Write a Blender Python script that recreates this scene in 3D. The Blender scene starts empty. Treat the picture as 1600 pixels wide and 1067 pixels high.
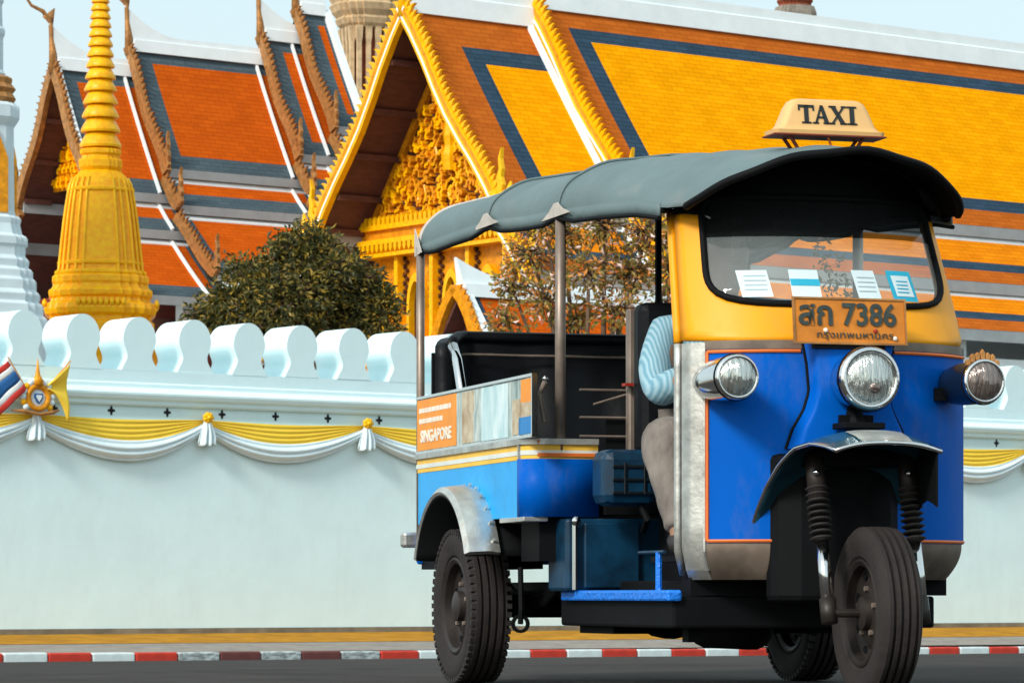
import bpy, bmesh, math, random
from mathutils import Vector, Matrix
R = math.radians
rnd = random.Random(7)
sc = bpy.context.scene
COL = sc.collection

# ------------------------------------------------------------------ camera, world, sun, exposure
CAM_H = .32
FPX = 5500.0          # focal length in pixels of the 1600 px wide photograph
HOR = 930.0           # horizon row
cd = bpy.data.cameras.new('camera'); cam = bpy.data.objects.new('camera', cd); COL.objects.link(cam)
cd.sensor_width = 36; cd.lens = FPX/1600*36
cam.location = (0, 0, CAM_H); cam.rotation_euler = (R(90), 0, 0)
cd.shift_y = (HOR-533.5)/1600
cd.clip_start = .1; cd.clip_end = 6000
cd.dof.use_dof = True; cd.dof.focus_distance = 11.6; cd.dof.aperture_fstop = 25
sc.camera = cam

SUN = Vector((-.50, -.66, .56)).normalized()
world = bpy.data.worlds.new('World'); sc.world = world; world.use_nodes = True
nt = world.node_tree; nt.nodes.clear()
out = nt.nodes.new('ShaderNodeOutputWorld')
sky = nt.nodes.new('ShaderNodeTexSky'); sky.sky_type = 'NISHITA'; sky.sun_disc = False
sky.sun_elevation = math.asin(SUN.z); sky.sun_rotation = math.atan2(SUN.x, SUN.y)
sky.air_density = 1.0; sky.dust_density = 4.0; sky.ozone_density = 1.5
bgs = nt.nodes.new('ShaderNodeBackground'); bgs.inputs['Strength'].default_value = .05
hz = nt.nodes.new('ShaderNodeBackground')            # even high cloud veil, the same all over the sky
hz.inputs['Color'].default_value = (.71, .875, .893, 1); hz.inputs['Strength'].default_value = .86
add = nt.nodes.new('ShaderNodeAddShader')
nt.links.new(sky.outputs[0], bgs.inputs['Color']); nt.links.new(bgs.outputs[0], add.inputs[0])
nt.links.new(hz.outputs[0], add.inputs[1]); nt.links.new(add.outputs[0], out.inputs['Surface'])

sl = bpy.data.lights.new('sun', 'SUN'); sl.energy = 2.8; sl.angle = R(12); sl.color = (1, .965, .90)
so = bpy.data.objects.new('sun', sl); COL.objects.link(so)
so.rotation_euler = (-SUN).to_track_quat('-Z', 'Y').to_euler(); so.location = (-20, -10, 30)
vs = sc.view_settings; vs.view_transform = 'Standard'; vs.look = 'None'; vs.exposure = 0; vs.gamma = 1
vs.use_curve_mapping = False
sc.cycles.max_bounces = 8; sc.cycles.transparent_max_bounces = 16

# ------------------------------------------------------------------ frames of reference
TW = math.atan2(1, 1.309)                      # direction in which the palace wall runs
WD = Vector((math.cos(TW), math.sin(TW), 0)); ND = Vector((-WD.y, WD.x, 0))
WO = Vector((-800/FPX*42.3, 42.3, 0))          # foot of the wall at the left of the view
def temple(w, n, z=0): return WO+WD*w+ND*n+Vector((0, 0, z))
PSI = math.atan2(1600, 5500)
VL = Vector((math.cos(PSI), math.sin(PSI), 0))
RA = Vector((-.205, 12.8, 0))+VL*.74           # ground point under the rear axle of the tuk-tuk
VROT = math.atan2(-math.cos(PSI), math.sin(PSI))

# ------------------------------------------------------------------ materials
MATS = {}
def mat(name, col, rough=.6, metal=0., var=.12, scale=6., bump=0., bscale=40., col2=None, spec=.5, coat=0., stretch=None,
        detail=4., trans=0., wear=0., wearcol=(.22, .18, .14), wscale=(9., 9., 9.)):
    if name in MATS: return MATS[name]
    m = bpy.data.materials.new(name); m.use_nodes = True; t = m.node_tree
    b = t.nodes['Principled BSDF']
    b.inputs['Roughness'].default_value = rough; b.inputs['Metallic'].default_value = metal
    b.inputs['Specular IOR Level'].default_value = spec
    if coat: b.inputs['Coat Weight'].default_value = coat; b.inputs['Coat Roughness'].default_value = .12
    tc = t.nodes.new('ShaderNodeTexCoord'); mp = t.nodes.new('ShaderNodeMapping')
    if stretch: mp.inputs['Scale'].default_value = stretch
    t.links.new(tc.outputs['Object'], mp.inputs['Vector'])
    nz = t.nodes.new('ShaderNodeTexNoise'); nz.inputs['Scale'].default_value = scale; nz.inputs['Detail'].default_value = detail
    nz.inputs['Roughness'].default_value = .62
    t.links.new(mp.outputs[0], nz.inputs['Vector'])
    rp = t.nodes.new('ShaderNodeValToRGB')
    c2 = col2 if col2 else tuple(min(1, c*(1+var)) for c in col)
    c1 = col if col2 else tuple(c*(1-var) for c in col)
    rp.color_ramp.elements[0].position = .32; rp.color_ramp.elements[0].color = (*c1, 1)
    rp.color_ramp.elements[1].position = .68; rp.color_ramp.elements[1].color = (*c2, 1)
    t.links.new(nz.outputs['Fac'], rp.inputs['Fac']); t.links.new(rp.outputs['Color'], b.inputs['Base Color'])
    if wear:      # dust, scuffs and drip marks with an outline of their own
        mp2 = t.nodes.new('ShaderNodeMapping'); mp2.inputs['Scale'].default_value = wscale; mp2.inputs['Location'].default_value = (3.1, 1.7, .4)
        t.links.new(tc.outputs['Object'], mp2.inputs['Vector'])
        n3 = t.nodes.new('ShaderNodeTexNoise'); n3.inputs['Scale'].default_value = 1.; n3.inputs['Detail'].default_value = 9; n3.inputs['Roughness'].default_value = .72
        t.links.new(mp2.outputs[0], n3.inputs['Vector'])
        mr3 = t.nodes.new('ShaderNodeMapRange'); mr3.inputs['From Min'].default_value = .53; mr3.inputs['From Max'].default_value = .70; mr3.inputs['To Max'].default_value = wear
        t.links.new(n3.outputs['Fac'], mr3.inputs['Value'])
        mw = t.nodes.new('ShaderNodeMix'); mw.data_type = 'RGBA'; mw.inputs['B'].default_value = (*wearcol, 1)
        t.links.new(mr3.outputs[0], mw.inputs['Factor']); t.links.new(rp.outputs['Color'], mw.inputs['A']); t.links.new(mw.outputs['Result'], b.inputs['Base Color'])
        ar = t.nodes.new('ShaderNodeMath'); ar.operation = 'ADD'; ar.inputs[1].default_value = rough
        t.links.new(mr3.outputs[0], ar.inputs[0]); t.links.new(ar.outputs[0], b.inputs['Roughness'])
    if bump:
        n2 = t.nodes.new('ShaderNodeTexNoise'); n2.inputs['Scale'].default_value = bscale; n2.inputs['Detail'].default_value = 5
        t.links.new(mp.outputs[0], n2.inputs['Vector'])
        bp = t.nodes.new('ShaderNodeBump'); bp.inputs['Strength'].default_value = bump; bp.inputs['Distance'].default_value = .02
        t.links.new(n2.outputs['Fac'], bp.inputs['Height']); t.links.new(bp.outputs['Normal'], b.inputs['Normal'])
    if trans:
        tl = t.nodes.new('ShaderNodeBsdfTranslucent'); mx = t.nodes.new('ShaderNodeMixShader'); mx.inputs[0].default_value = trans
        t.links.new(rp.outputs['Color'], tl.inputs['Color'])
        t.links.new(b.outputs[0], mx.inputs[1]); t.links.new(tl.outputs[0], mx.inputs[2])
        t.links.new(mx.outputs[0], t.nodes['Material Output'].inputs['Surface'])
    MATS[name] = m
    return m

def tile_mat(name, c1, c2, cm, tw=.34, th=.12):
    """glazed roof tiles: small courses along UV (metres), fine enough that no tile can be picked out"""
    m = bpy.data.materials.new(name); m.use_nodes = True; t = m.node_tree
    b = t.nodes['Principled BSDF']; b.inputs['Roughness'].default_value = .55; b.inputs['Specular IOR Level'].default_value = .0
    tc = t.nodes.new('ShaderNodeTexCoord')
    br = t.nodes.new('ShaderNodeTexBrick'); br.inputs['Scale'].default_value = 1
    br.inputs['Brick Width'].default_value = tw; br.inputs['Row Height'].default_value = th; br.inputs['Mortar Size'].default_value = .009
    br.inputs['Mortar Smooth'].default_value = 1.; br.inputs['Bias'].default_value = 0
    br.inputs['Color1'].default_value = (*c1, 1); br.inputs['Color2'].default_value = (*c2, 1); br.inputs['Mortar'].default_value = (*cm, 1)
    t.links.new(tc.outputs['UV'], br.inputs['Vector'])
    nz = t.nodes.new('ShaderNodeTexNoise'); nz.inputs['Scale'].default_value = 1.6; nz.inputs['Detail'].default_value = 8
    t.links.new(tc.outputs['UV'], nz.inputs['Vector'])
    mr = t.nodes.new('ShaderNodeMapRange'); mr.inputs['From Min'].default_value = .3; mr.inputs['From Max'].default_value = .7
    mr.inputs['To Min'].default_value = .92; mr.inputs['To Max'].default_value = 1.06
    t.links.new(nz.outputs['Fac'], mr.inputs['Value'])
    mx = t.nodes.new('ShaderNodeMix'); mx.data_type = 'RGBA'; mx.blend_type = 'MULTIPLY'; mx.inputs['Factor'].default_value = 1
    t.links.new(br.outputs['Color'], mx.inputs['A']); t.links.new(mr.outputs[0], mx.inputs['B'])
    t.links.new(mx.outputs['Result'], b.inputs['Base Color'])
    bp = t.nodes.new('ShaderNodeBump'); bp.inputs['Strength'].default_value = .35; bp.inputs['Distance'].default_value = .02; bp.invert = True
    t.links.new(br.outputs['Fac'], bp.inputs['Height']); t.links.new(bp.outputs['Normal'], b.inputs['Normal'])
    MATS[name] = m
    return m

def glass_mat(name, tint, refl, refl_col=(.75, .85, .87)):
    m = bpy.data.materials.new(name); m.use_nodes = True; t = m.node_tree; t.nodes.clear()
    o = t.nodes.new('ShaderNodeOutputMaterial')
    tr = t.nodes.new('ShaderNodeBsdfTransparent'); tr.inputs['Color'].default_value = (*tint, 1)
    gl = t.nodes.new('ShaderNodeBsdfGlossy'); gl.inputs['Roughness'].default_value = .03
    df = t.nodes.new('ShaderNodeBsdfDiffuse'); df.inputs['Color'].default_value = (*refl_col, 1)  # pale diffuse share stands in for a reflection on the pane
    tc = t.nodes.new('ShaderNodeTexCoord'); nz = t.nodes.new('ShaderNodeTexNoise'); nz.inputs['Scale'].default_value = 9; nz.inputs['Detail'].default_value = 6
    t.links.new(tc.outputs['Object'], nz.inputs['Vector'])
    mr = t.nodes.new('ShaderNodeMapRange'); mr.inputs['To Min'].default_value = refl*.5; mr.inputs['To Max'].default_value = refl*1.5
    t.links.new(nz.outputs['Fac'], mr.inputs['Value'])
    m1 = t.nodes.new('ShaderNodeMixShader'); t.links.new(mr.outputs[0], m1.inputs[0])
    t.links.new(tr.outputs[0], m1.inputs[1]); t.links.new(df.outputs[0], m1.inputs[2])
    fr = t.nodes.new('ShaderNodeFresnel'); fr.inputs['IOR'].default_value = 1.5
    m2 = t.nodes.new('ShaderNodeMixShader'); t.links.new(fr.outputs[0], m2.inputs[0])
    t.links.new(m1.outputs[0], m2.inputs[1]); t.links.new(gl.outputs[0], m2.inputs[2]); t.links.new(m2.outputs[0], o.inputs['Surface'])
    MATS[name] = m
    return m

M = MATS
mat('plaster', (.74, .93, .96), .75, var=.03, scale=1.4, bump=.25, bscale=5, wear=.11, wearcol=(.46, .52, .50), wscale=(2.6, 2.6, .55))
mat('plaster_dirty', (.20, .17, .12), .9, var=.35, scale=3)
mat('plaster_cool', (.62, .72, .76), .7, var=.06, scale=2)
mat('asphalt', (.046, .040, .037), .95, spec=.2, wear=.55, wearcol=(.018, .016, .015), wscale=(.7, .7, .7), var=.22, scale=2.2, bump=.35, bscale=120)
mat('paving', (.27, .235, .205), .85, wear=.5, wearcol=(.12, .10, .085), wscale=(2, 2, 2), var=.18, scale=4, bump=.2)
mat('ochre', (.44, .205, .022), .95, spec=.05, wear=.5, wearcol=(.22, .13, .05), wscale=(2.5, 2.5, 2.5), var=.22, scale=3, bump=.3)
mat('kerb_red', (.58, .035, .015), .6, var=.18, scale=7, bump=.1)
mat('kerb_white', (.70, .78, .78), .6, var=.10, scale=7, bump=.1)
mat('kerb_maroon', (.13, .035, .03), .7, var=.2, scale=7)
mat('kerb_worn', (.12, .13, .14), .7, col2=(.66, .74, .74), scale=9, stretch=(1, 1, 3))
mat('dirt', (.16, .13, .10), .95, var=.2, scale=.6)
mat('vent', (.012, .012, .012), .9)
mat('white_paint', (.84, .90, .92), .5, var=.05, scale=2)
mat('eave_shade_grey', (.33, .35, .36), .7, var=.12, scale=2)  # grey carries the shade of the eave fascias and the gaps between tiers
mat('gold', (.92, .36, .001), .34, metal=0., col2=(1., .55, .002), scale=11, detail=8, bump=.45, bscale=20, spec=.3)
mat('gold_deep', (.82, .30, .008), .42, metal=.15, spec=.3, var=.3, scale=9, bump=.3, bscale=14)
mat('gold_yellow', (1., .48, .002), .36, metal=.1, spec=.3, var=.14, scale=7)
mat('bronze_gold', (.42, .19, .055), .45, metal=.35, var=.35, scale=8)
mat('maroon_wood', (.105, .035, .025), .7, var=.25, scale=4, stretch=(1, 1, 4))
mat('maroon_panel', (.20, .035, .022), .7, var=.2, scale=4)
mat('mosaic', (.012, .02, .022), .4, col2=(.12, .025, .01), scale=9)
mat('stone', (.56, .40, .23), .85, var=.28, scale=3, bump=.4, bscale=12)
mat('stone_red', (.24, .055, .022), .85, var=.25, scale=3)
mat('stone_grey', (.25, .22, .18), .9, var=.3, scale=3)
tile_mat('tile_yellow', (.94, .37, .003), (.84, .31, .002), (.56, .18, .002))
tile_mat('tile_rust', (.52, .13, .018), (.44, .105, .015), (.28, .06, .010))
tile_mat('tile_slate', (.040, .075, .115), (.032, .06, .09), (.015, .026, .04))
tile_mat('tile_red', (.60, .105, .008), (.52, .085, .007), (.34, .05, .005))
tile_mat('tile_grey', (.085, .12, .14), (.07, .10, .12), (.035, .05, .06))
tile_mat('tile_orange', (.84, .26, .008), (.74, .21, .007), (.50, .12, .005))
mat('cloth_yellow', (1., .64, .05), .8, var=.06, scale=3)
mat('cloth_white', (.72, .84, .88), .85, var=.05, scale=3)
mat('flag_red', (.55, .03, .02), .8); mat('flag_blue', (.01, .10, .30), .8); mat('flag_white', (.78, .82, .82), .8)
# foliage
mat('leaf_dark', (.028, .036, .008), .55, col2=(.085, .085, .015), scale=2.2, trans=.25)
mat('leaf_sun', (.22, .16, .02), .55, col2=(.48, .30, .04), scale=5, trans=.3)  # sunlit highlights of the crown put into the leaf colour
mat('leaf_olive', (.15, .135, .028), .55, col2=(.44, .32, .07), scale=4, trans=.3)
mat('leaf_rust', (.60, .19, .02), .6, col2=(.90, .42, .10), scale=5, trans=.3)
mat('blossom', (.75, .55, .50), .7, var=.1)
mat('bark', (.13, .075, .045), .9, var=.3, scale=9, bump=.5)
# vehicle
mat('paint_blue_lit', (.002, .36, .82), .32, var=.08, scale=4, spec=.25, wear=.3, wscale=(8, 8, 5))  # lighter copy of the body blue, sunlight on the sides put into the colour
mat('paint_blue', (.0003, .108, .52), .38, var=.06, scale=3, spec=.06, wear=.16, wscale=(7, 7, 3), bump=.02, bscale=6)
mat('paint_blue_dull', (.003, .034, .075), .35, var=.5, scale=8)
mat('step_blue', (.01, .20, .80), .35, var=.1, scale=20, bump=.5, bscale=60)
mat('paint_yellow', (.93, .37, .002), .42, var=.05, scale=2.5, spec=.3, wear=.16, wscale=(7, 7, 3))
mat('stripe_orange', (.75, .16, .02), .45); mat('stripe_yellow', (.88, .52, .05), .45); mat('stripe_white', (.70, .74, .70), .4)
mat('silver', (.60, .60, .56), .36, metal=.75, var=.25, scale=9, bump=.2, bscale=14, wear=.55, wscale=(11, 11, 8))
mat('silver_dirty', (.20, .155, .12), .5, metal=.4, var=.4, scale=5)
mat('chrome', (.75, .75, .74), .12, metal=1., var=.06)
mat('rim_dark', (.035, .027, .023), .5, metal=.4, var=.35, scale=9)
mat('steel_grey', (.28, .22, .18), .45, metal=.5, var=.25, scale=8)
mat('rubber', (.022, .019, .018), .75, var=.2, scale=6)
mat('rubber_dusty', (.019, .014, .012), .85, var=.35, scale=7, bump=.2)
mat('black', (.0035, .004, .005), .7, var=.2, spec=.15)
mat('black_gloss', (.006, .010, .014), .25, var=.2)
mat('vinyl_black', (.005, .006, .008), .5, spec=.2, var=.2, scale=5, bump=.1, bscale=25)
mat('canvas', (.120, .172, .178), .62, var=.12, scale=3, bump=.5, bscale=6, wear=.35, wearcol=(.26, .28, .27), wscale=(3, 6, 6))
mat('canvas_hem', (.52, .47, .42), .7, var=.15, scale=14)
mat('lining', (.004, .0045, .005), .9, spec=.1)
mat('fender_teal', (.02, .09, .13), .25, metal=.3, var=.25, scale=4, coat=.4)
mat('plate_orange', (.62, .20, .012), .5, var=.16, scale=18)
mat('ink', (.035, .05, .045), .6, var=.3, scale=30)
mat('print_grey', (.46, .57, .61), .7)
mat('ink_black', (.012, .016, .018), .6)
mat('sign_cream', (.74, .44, .17), .5, var=.06, scale=9)
mat('sign_brown', (.20, .03, .012), .6)
mat('paper', (.66, .80, .84), .8, var=.05); mat('paper_blue', (.02, .42, .62), .7, var=.1)
mat('ad_orange', (.90, .30, .012), .45, var=.10, scale=6)
mat('ad_photo', (.12, .20, .20), .4, col2=(.62, .70, .66), scale=9, stretch=(2.2, 1, .7), detail=6)
mat('ad_tan', (.35, .22, .10), .4, col2=(.66, .58, .42), scale=16, detail=6)
mat('ad_water', (.40, .62, .66), .4, col2=(.72, .86, .88), scale=12, stretch=(1.5, 1, .5))
mat('ad_white', (.85, .80, .70), .5); mat('ad_blue', (.02, .22, .55), .5)
mat('lens', (.42, .44, .42), .10, metal=.85, col2=(.70, .72, .68), scale=14, bump=.5, bscale=34, stretch=(1, 3, .5))
mat('lens_brown', (.16, .12, .11), .12, metal=.7, col2=(.34, .28, .25), scale=14, bump=.5, bscale=34, stretch=(1, 3, .5))
mat('red_lamp', (.35, .02, .01), .4)
glass_mat('glass_low', (.90, .93, .90), .17, (.66, .76, .76))  # reflection on the lower screen put in as pale diffuse colour
glass_mat('glass_top', (.16, .18, .19), .015)  # darkness under the visor put in as dark glass colour
# driver
mat('skin', (.32, .17, .10), .5, var=.06); mat('hair', (.012, .010, .009), .6)
mat('shirt', (.12, .32, .44), .85, col2=(.40, .60, .68), scale=42, stretch=(1, 1, .10), detail=1., bump=.5, bscale=14)
def stripe_mat(m):
    t = m.node_tree; b = t.nodes['Principled BSDF']; tc = t.nodes.new('ShaderNodeTexCoord')
    wv = t.nodes.new('ShaderNodeTexWave'); wv.bands_direction = 'Y'; wv.inputs['Scale'].default_value = 23; wv.inputs['Distortion'].default_value = 2.0
    wv.inputs['Detail'].default_value = 1; wv.inputs['Detail Scale'].default_value = .6
    t.links.new(tc.outputs['Object'], wv.inputs['Vector'])
    rp = t.nodes.new('ShaderNodeValToRGB'); rp.color_ramp.elements[0].color = (.15, .34, .45, 1); rp.color_ramp.elements[1].color = (.36, .55, .63, 1)
    t.links.new(wv.outputs['Color'], rp.inputs['Fac']); t.links.new(rp.outputs['Color'], b.inputs['Base Color'])
stripe_mat(M['shirt'])
mat('trousers', (.195, .17, .15), .9, var=.35, scale=11, bump=1., bscale=13, stretch=(1, 1, .45)); mat('shoe', (.03, .02, .018), .5)

# ------------------------------------------------------------------ mesh building helpers
class MB:
    def __init__(s): s.v = []; s.f = []; s.uv = {}
    def add(s, vs, fs):
        o = len(s.v); s.v += [tuple(v) for v in vs]; s.f += [tuple(i+o for i in f) for f in fs]; return s
    def box(s, x0, x1, y0, y1, z0, z1):
        return s.add([(x0, y0, z0), (x1, y0, z0), (x1, y1, z0), (x0, y1, z0), (x0, y0, z1), (x1, y0, z1), (x1, y1, z1), (x0, y1, z1)],
                     [(0, 3, 2, 1), (4, 5, 6, 7), (0, 1, 5, 4), (1, 2, 6, 5), (2, 3, 7, 6), (3, 0, 4, 7)])
    def loft(s, secs, close=True, cap=True):
        n = len(secs[0]); vs = [p for q in secs for p in q]; fs = []
        m = n if close else n-1
        for i in range(len(secs)-1):
            for j in range(m):
                a = i*n+j; b = i*n+(j+1) % n
                fs.append((a, b, b+n, a+n))
        if cap and close:
            fs.append(tuple(range(n))[::-1]); fs.append(tuple((len(secs)-1)*n+j for j in range(n)))
        return s.add(vs, fs)
    def prism(s, poly, ax, a0, a1):
        """2-D polygon in the two axes other than ax, extruded along ax from a0 to a1"""
        def p3(p, a):
            if ax == 0: return (a, p[0], p[1])
            if ax == 1: return (p[0], a, p[1])
            return (p[0], p[1], a)
        return s.loft([[p3(p, a0) for p in poly], [p3(p, a1) for p in poly]])
    def tube(s, pts, r, n=8, flat=1., cap=True):
        pts = [Vector(p) for p in pts]; rs = r if isinstance(r, (list, tuple)) else [r]*len(pts)
        secs = []; up = Vector((0, 0, 1)); pn = None
        for i, p in enumerate(pts):
            d = (pts[min(i+1, len(pts)-1)]-pts[max(i-1, 0)]).normalized()
            if pn is None:
                a = up if abs(d.z) < .95 else Vector((0, 1, 0)); u = d.cross(a).normalized()
            else:
                u = (pn-d*pn.dot(d)).normalized()
            pn = u; w = d.cross(u)
            secs.append([p+(u*math.cos(2*math.pi*k/n)+w*flat*math.sin(2*math.pi*k/n))*rs[i] for k in range(n)])
        return s.loft(secs, True, cap)
    def lathe(s, prof, n=24, ax='Z', c=(0, 0, 0), cap=True):
        """prof: (radius, height along axis)"""
        secs = []
        for r, h in prof:
            q = []
            for k in range(n):
                a = 2*math.pi*k/n; x, y = r*math.cos(a), r*math.sin(a)
                p = (x, y, h) if ax == 'Z' else ((h, x, y) if ax == 'X' else (y, h, x))
                q.append((p[0]+c[0], p[1]+c[1], p[2]+c[2]))
            secs.append(q)
        return s.loft(secs, True, cap)
    def grid(s, fn, nu, nv, u0=0, u1=1, v0=0, v1=1, uvs=None):
        o = len(s.v)
        for i in range(nu+1):
            for j in range(nv+1):
                s.v.append(tuple(fn(u0+(u1-u0)*i/nu, v0+(v1-v0)*j/nv)))
        for i in range(nu):
            for j in range(nv):
                a = o+i*(nv+1)+j
                s.f.append((a, a+nv+1, a+nv+2, a+1))
        return s
    def mesh(s, name, smooth=False, fixn=True):
        me = bpy.data.meshes.new(name); me.from_pydata(s.v, [], s.f); me.validate()
        if fixn:
            bm = bmesh.new(); bm.from_mesh(me); bmesh.ops.recalc_face_normals(bm, faces=bm.faces); bm.to_mesh(me); bm.free()
        if smooth:
            me.polygons.foreach_set('use_smooth', [True]*len(me.polygons))
        return me
    def build(s, name, m, parent=None, smooth=False, bevel=0, sub=0, solid=0, autos=None):
        me = s.mesh(name, smooth)
        return link(name, me, m, parent, bevel, sub, solid, autos)

def link(name, me, m, parent=None, bevel=0, sub=0, solid=0, autos=None):
    if m is not None and not me.materials: me.materials.append(MATS[m])
    o = bpy.data.objects.new(name, me); COL.objects.link(o)
    if parent is not None: o.parent = parent
    if solid:
        d = o.modifiers.new('solid', 'SOLIDIFY'); d.thickness = abs(solid); d.offset = -1 if solid > 0 else 1
    if bevel:
        d = o.modifiers.new('bevel', 'BEVEL'); d.width = bevel; d.segments = 2; d.limit_method = 'ANGLE'; d.angle_limit = R(40)
    if sub:
        d = o.modifiers.new('sub', 'SUBSURF'); d.levels = sub; d.render_levels = sub
    if autos:
        try:
            me.polygons.foreach_set('use_smooth', [True]*len(me.polygons))
            me.set_sharp_from_angle(angle=R(autos))
        except Exception: pass
    return o

def thing(name, label, cat, loc=(0, 0, 0), rz=0., group=None):
    o = bpy.data.objects.new(name, None); COL.objects.link(o); o.empty_display_size = .2
    o.location = loc; o.rotation_euler = (0, 0, rz)
    return tag(o, label, cat, group)
def tag(o, label, cat, group=None):
    o['label'] = label; o['category'] = cat
    if group: o['group'] = group
    return o
def struct(o): o['kind'] = 'structure'; return o

def text_mesh(body, size, name, depth=.001, align='CENTER', bold=0.):
    cu = bpy.data.curves.new(name, 'FONT'); cu.body = body; cu.size = size; cu.align_x = align; cu.extrude = depth; cu.offset = bold
    cu.resolution_u = 3
    o = bpy.data.objects.new(name, cu); COL.objects.link(o)
    dg = bpy.context.evaluated_depsgraph_get(); dg.update()
    me = bpy.data.meshes.new_from_object(o.evaluated_get(dg)); bpy.data.objects.remove(o); bpy.data.curves.remove(cu)
    me.name = name
    return me
#PART2
# ------------------------------------------------------------------ ground, road, pavement, kerb
g = MB().grid(lambda u, v: (-3000+6000*u, -1500+5500*v, -.75), 4, 4).build('ground', 'dirt'); struct(g)
def road_z(w, n):
    t = min(1, max(0, (n+24.5)/21.5))
    return -(.415+.0085*max(0, min(w+1.67, 30)))*t
rw = [-60, -30, -10, -1.67, 2, 6, 10, 14, 18, 22, 28.3, 60]; rn = [-70, -40, -30, -24.5, -20, -15, -10, -6, -3]
rm = MB()
for w_ in rw:
    for n_ in rn: rm.v.append(tuple(temple(w_, n_, road_z(w_, n_))))
for i in range(len(rw)-1):
    for j in range(len(rn)-1):
        a = i*len(rn)+j; rm.f.append((a, a+len(rn), a+len(rn)+1, a+1))
struct(rm.build('road', 'asphalt'))
def kerb_z(w): return -.317-.0044*(w+1.67)
def strip(name, m, n0, n1, z0, z1, w0=-60, w1=60):
    s = MB()
    for w_ in (w0, -1.67, w1):
        for n_, zf in ((n0, z0), (n1, z1)): s.v.append(tuple(temple(w_, n_, zf(max(-4, min(w_, 30))))))
    s.f = [(0, 2, 3, 1), (2, 4, 5, 3)]
    return struct(s.build(name, m))
mid = lambda w: kerb_z(w)+(-.135-kerb_z(w))*.40
strip('pavement', 'paving', -2.80, -1.62, lambda w: kerb_z(w)-.006, mid)
strip('verge', 'ochre', -1.62, .3, lambda w: mid(w)+.004, lambda w: -.135)
strip('courtyard', 'paving', .3, 300, lambda w: -.14, lambda w: -.14, -150, 150)
kerb = bpy.data.objects.new('kerb', None); COL.objects.link(kerb); struct(kerb)
BL = .567
blocks = {}
for i in range(-8, 42):
    w0 = -1.63+BL*i; key = 'kerb_red' if i % 2 else 'kerb_white'
    if 4 <= i <= 8: key = 'kerb_maroon' if i % 2 else 'kerb_worn'      # scuffed stretch
    z1 = kerb_z(w0); z0 = road_z(w0+BL, -3)-.05
    b = MB().box(0, BL-.012, -.03+rnd.uniform(-.003, .003), .19, z0-z1, 0).build('kerb_block', key, kerb, bevel=.018)
    b.location = temple(w0, -2.99, z1+rnd.uniform(-.003, .003)); b.rotation_euler = (0, 0, TW)

# ------------------------------------------------------------------ palace wall with rounded merlons
wall = thing('palace_wall', 'long white plastered palace wall with rounded battlements along the pavement', 'wall', temple(0, 0), TW)
WX0, WX1 = -9.0, 52.0
def wall_face(u, v):
    x = WX0+(WX1-WX0)*u; return (x, .0+.006*math.sin(x*1.7+v*3), -.14+2.62*v)
MB().box(WX0, WX1, 0, .66, -.3, 2.50).build('wall_panel', 'plaster', wall)
MB().box(WX0, WX1, -.012, .0, -.3, -.085).build('stained_foot', 'plaster_dirty', wall)
MB().box(WX0, WX1, .012, .66, 2.50, 2.66).build('frieze', 'plaster', wall)
MB().prism([(-.035, 2.66), (-.06, 2.68), (-.06, 2.72), (-.11, 2.745), (-.13, 2.79), (-.13, 2.815), (-.09, 2.835), (-.05, 2.86), (-.02, 2.885), (-.02, 2.93), (.0, 2.95),
            (.66, 2.95), (.66, 2.66)], 0, WX0, WX1).build('cornice', 'plaster', wall)
MB().box(WX0, WX1, 0, .62, 2.95, 3.10).build('parapet_base', 'plaster', wall)
MP, M0 = .805, 1.152
# merlon outline: flared foot, narrow waist, rounded head
def merlon_poly():
    hf = [(.262, 0), (.250, .03), (.226, .07), (.200, .11), (.184, .145), (.178, .175), (.180, .205), (.193, .245), (.214, .29), (.230, .335), (.237, .38)]
    for k in range(1, 9):
        a = math.pi/2*k/8; hf.append((.237*math.cos(a), .38+.285*math.sin(a)))
    return hf+[(-x, z) for x, z in hf[-2::-1]]
mp = merlon_poly()
me = MB().prism([(x, z) for x, z in mp], 1, 0, .60).mesh('merlon')
me.materials.append(M['plaster'])
for i in range(-12, 63):
    o = link('merlon', me, None, wall, autos=32 if i == -12 else None); o.location = (M0+MP*i+rnd.uniform(-.006, .006), rnd.uniform(-.006, .006), 3.10+rnd.uniform(-.008, .004))
q = MB()
r_, c_ = .028, .030
q.prism([(-.011, -.055), (.011, -.055), (.018, -.018), (.05, -.012), (.05, .012), (.018, .018), (.011, .055), (-.011, .055), (-.018, .018), (-.05, .012), (-.05, -.012), (-.018, -.018)], 1, -.002, .03)
qm = q.mesh('cross_vent'); qm.materials.append(M['vent'])
for i in range(-12, 63):
    o = link('cross_vent', qm, None, wall); o.location = (M0+MP*(i+.5), .008, 2.592)

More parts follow.
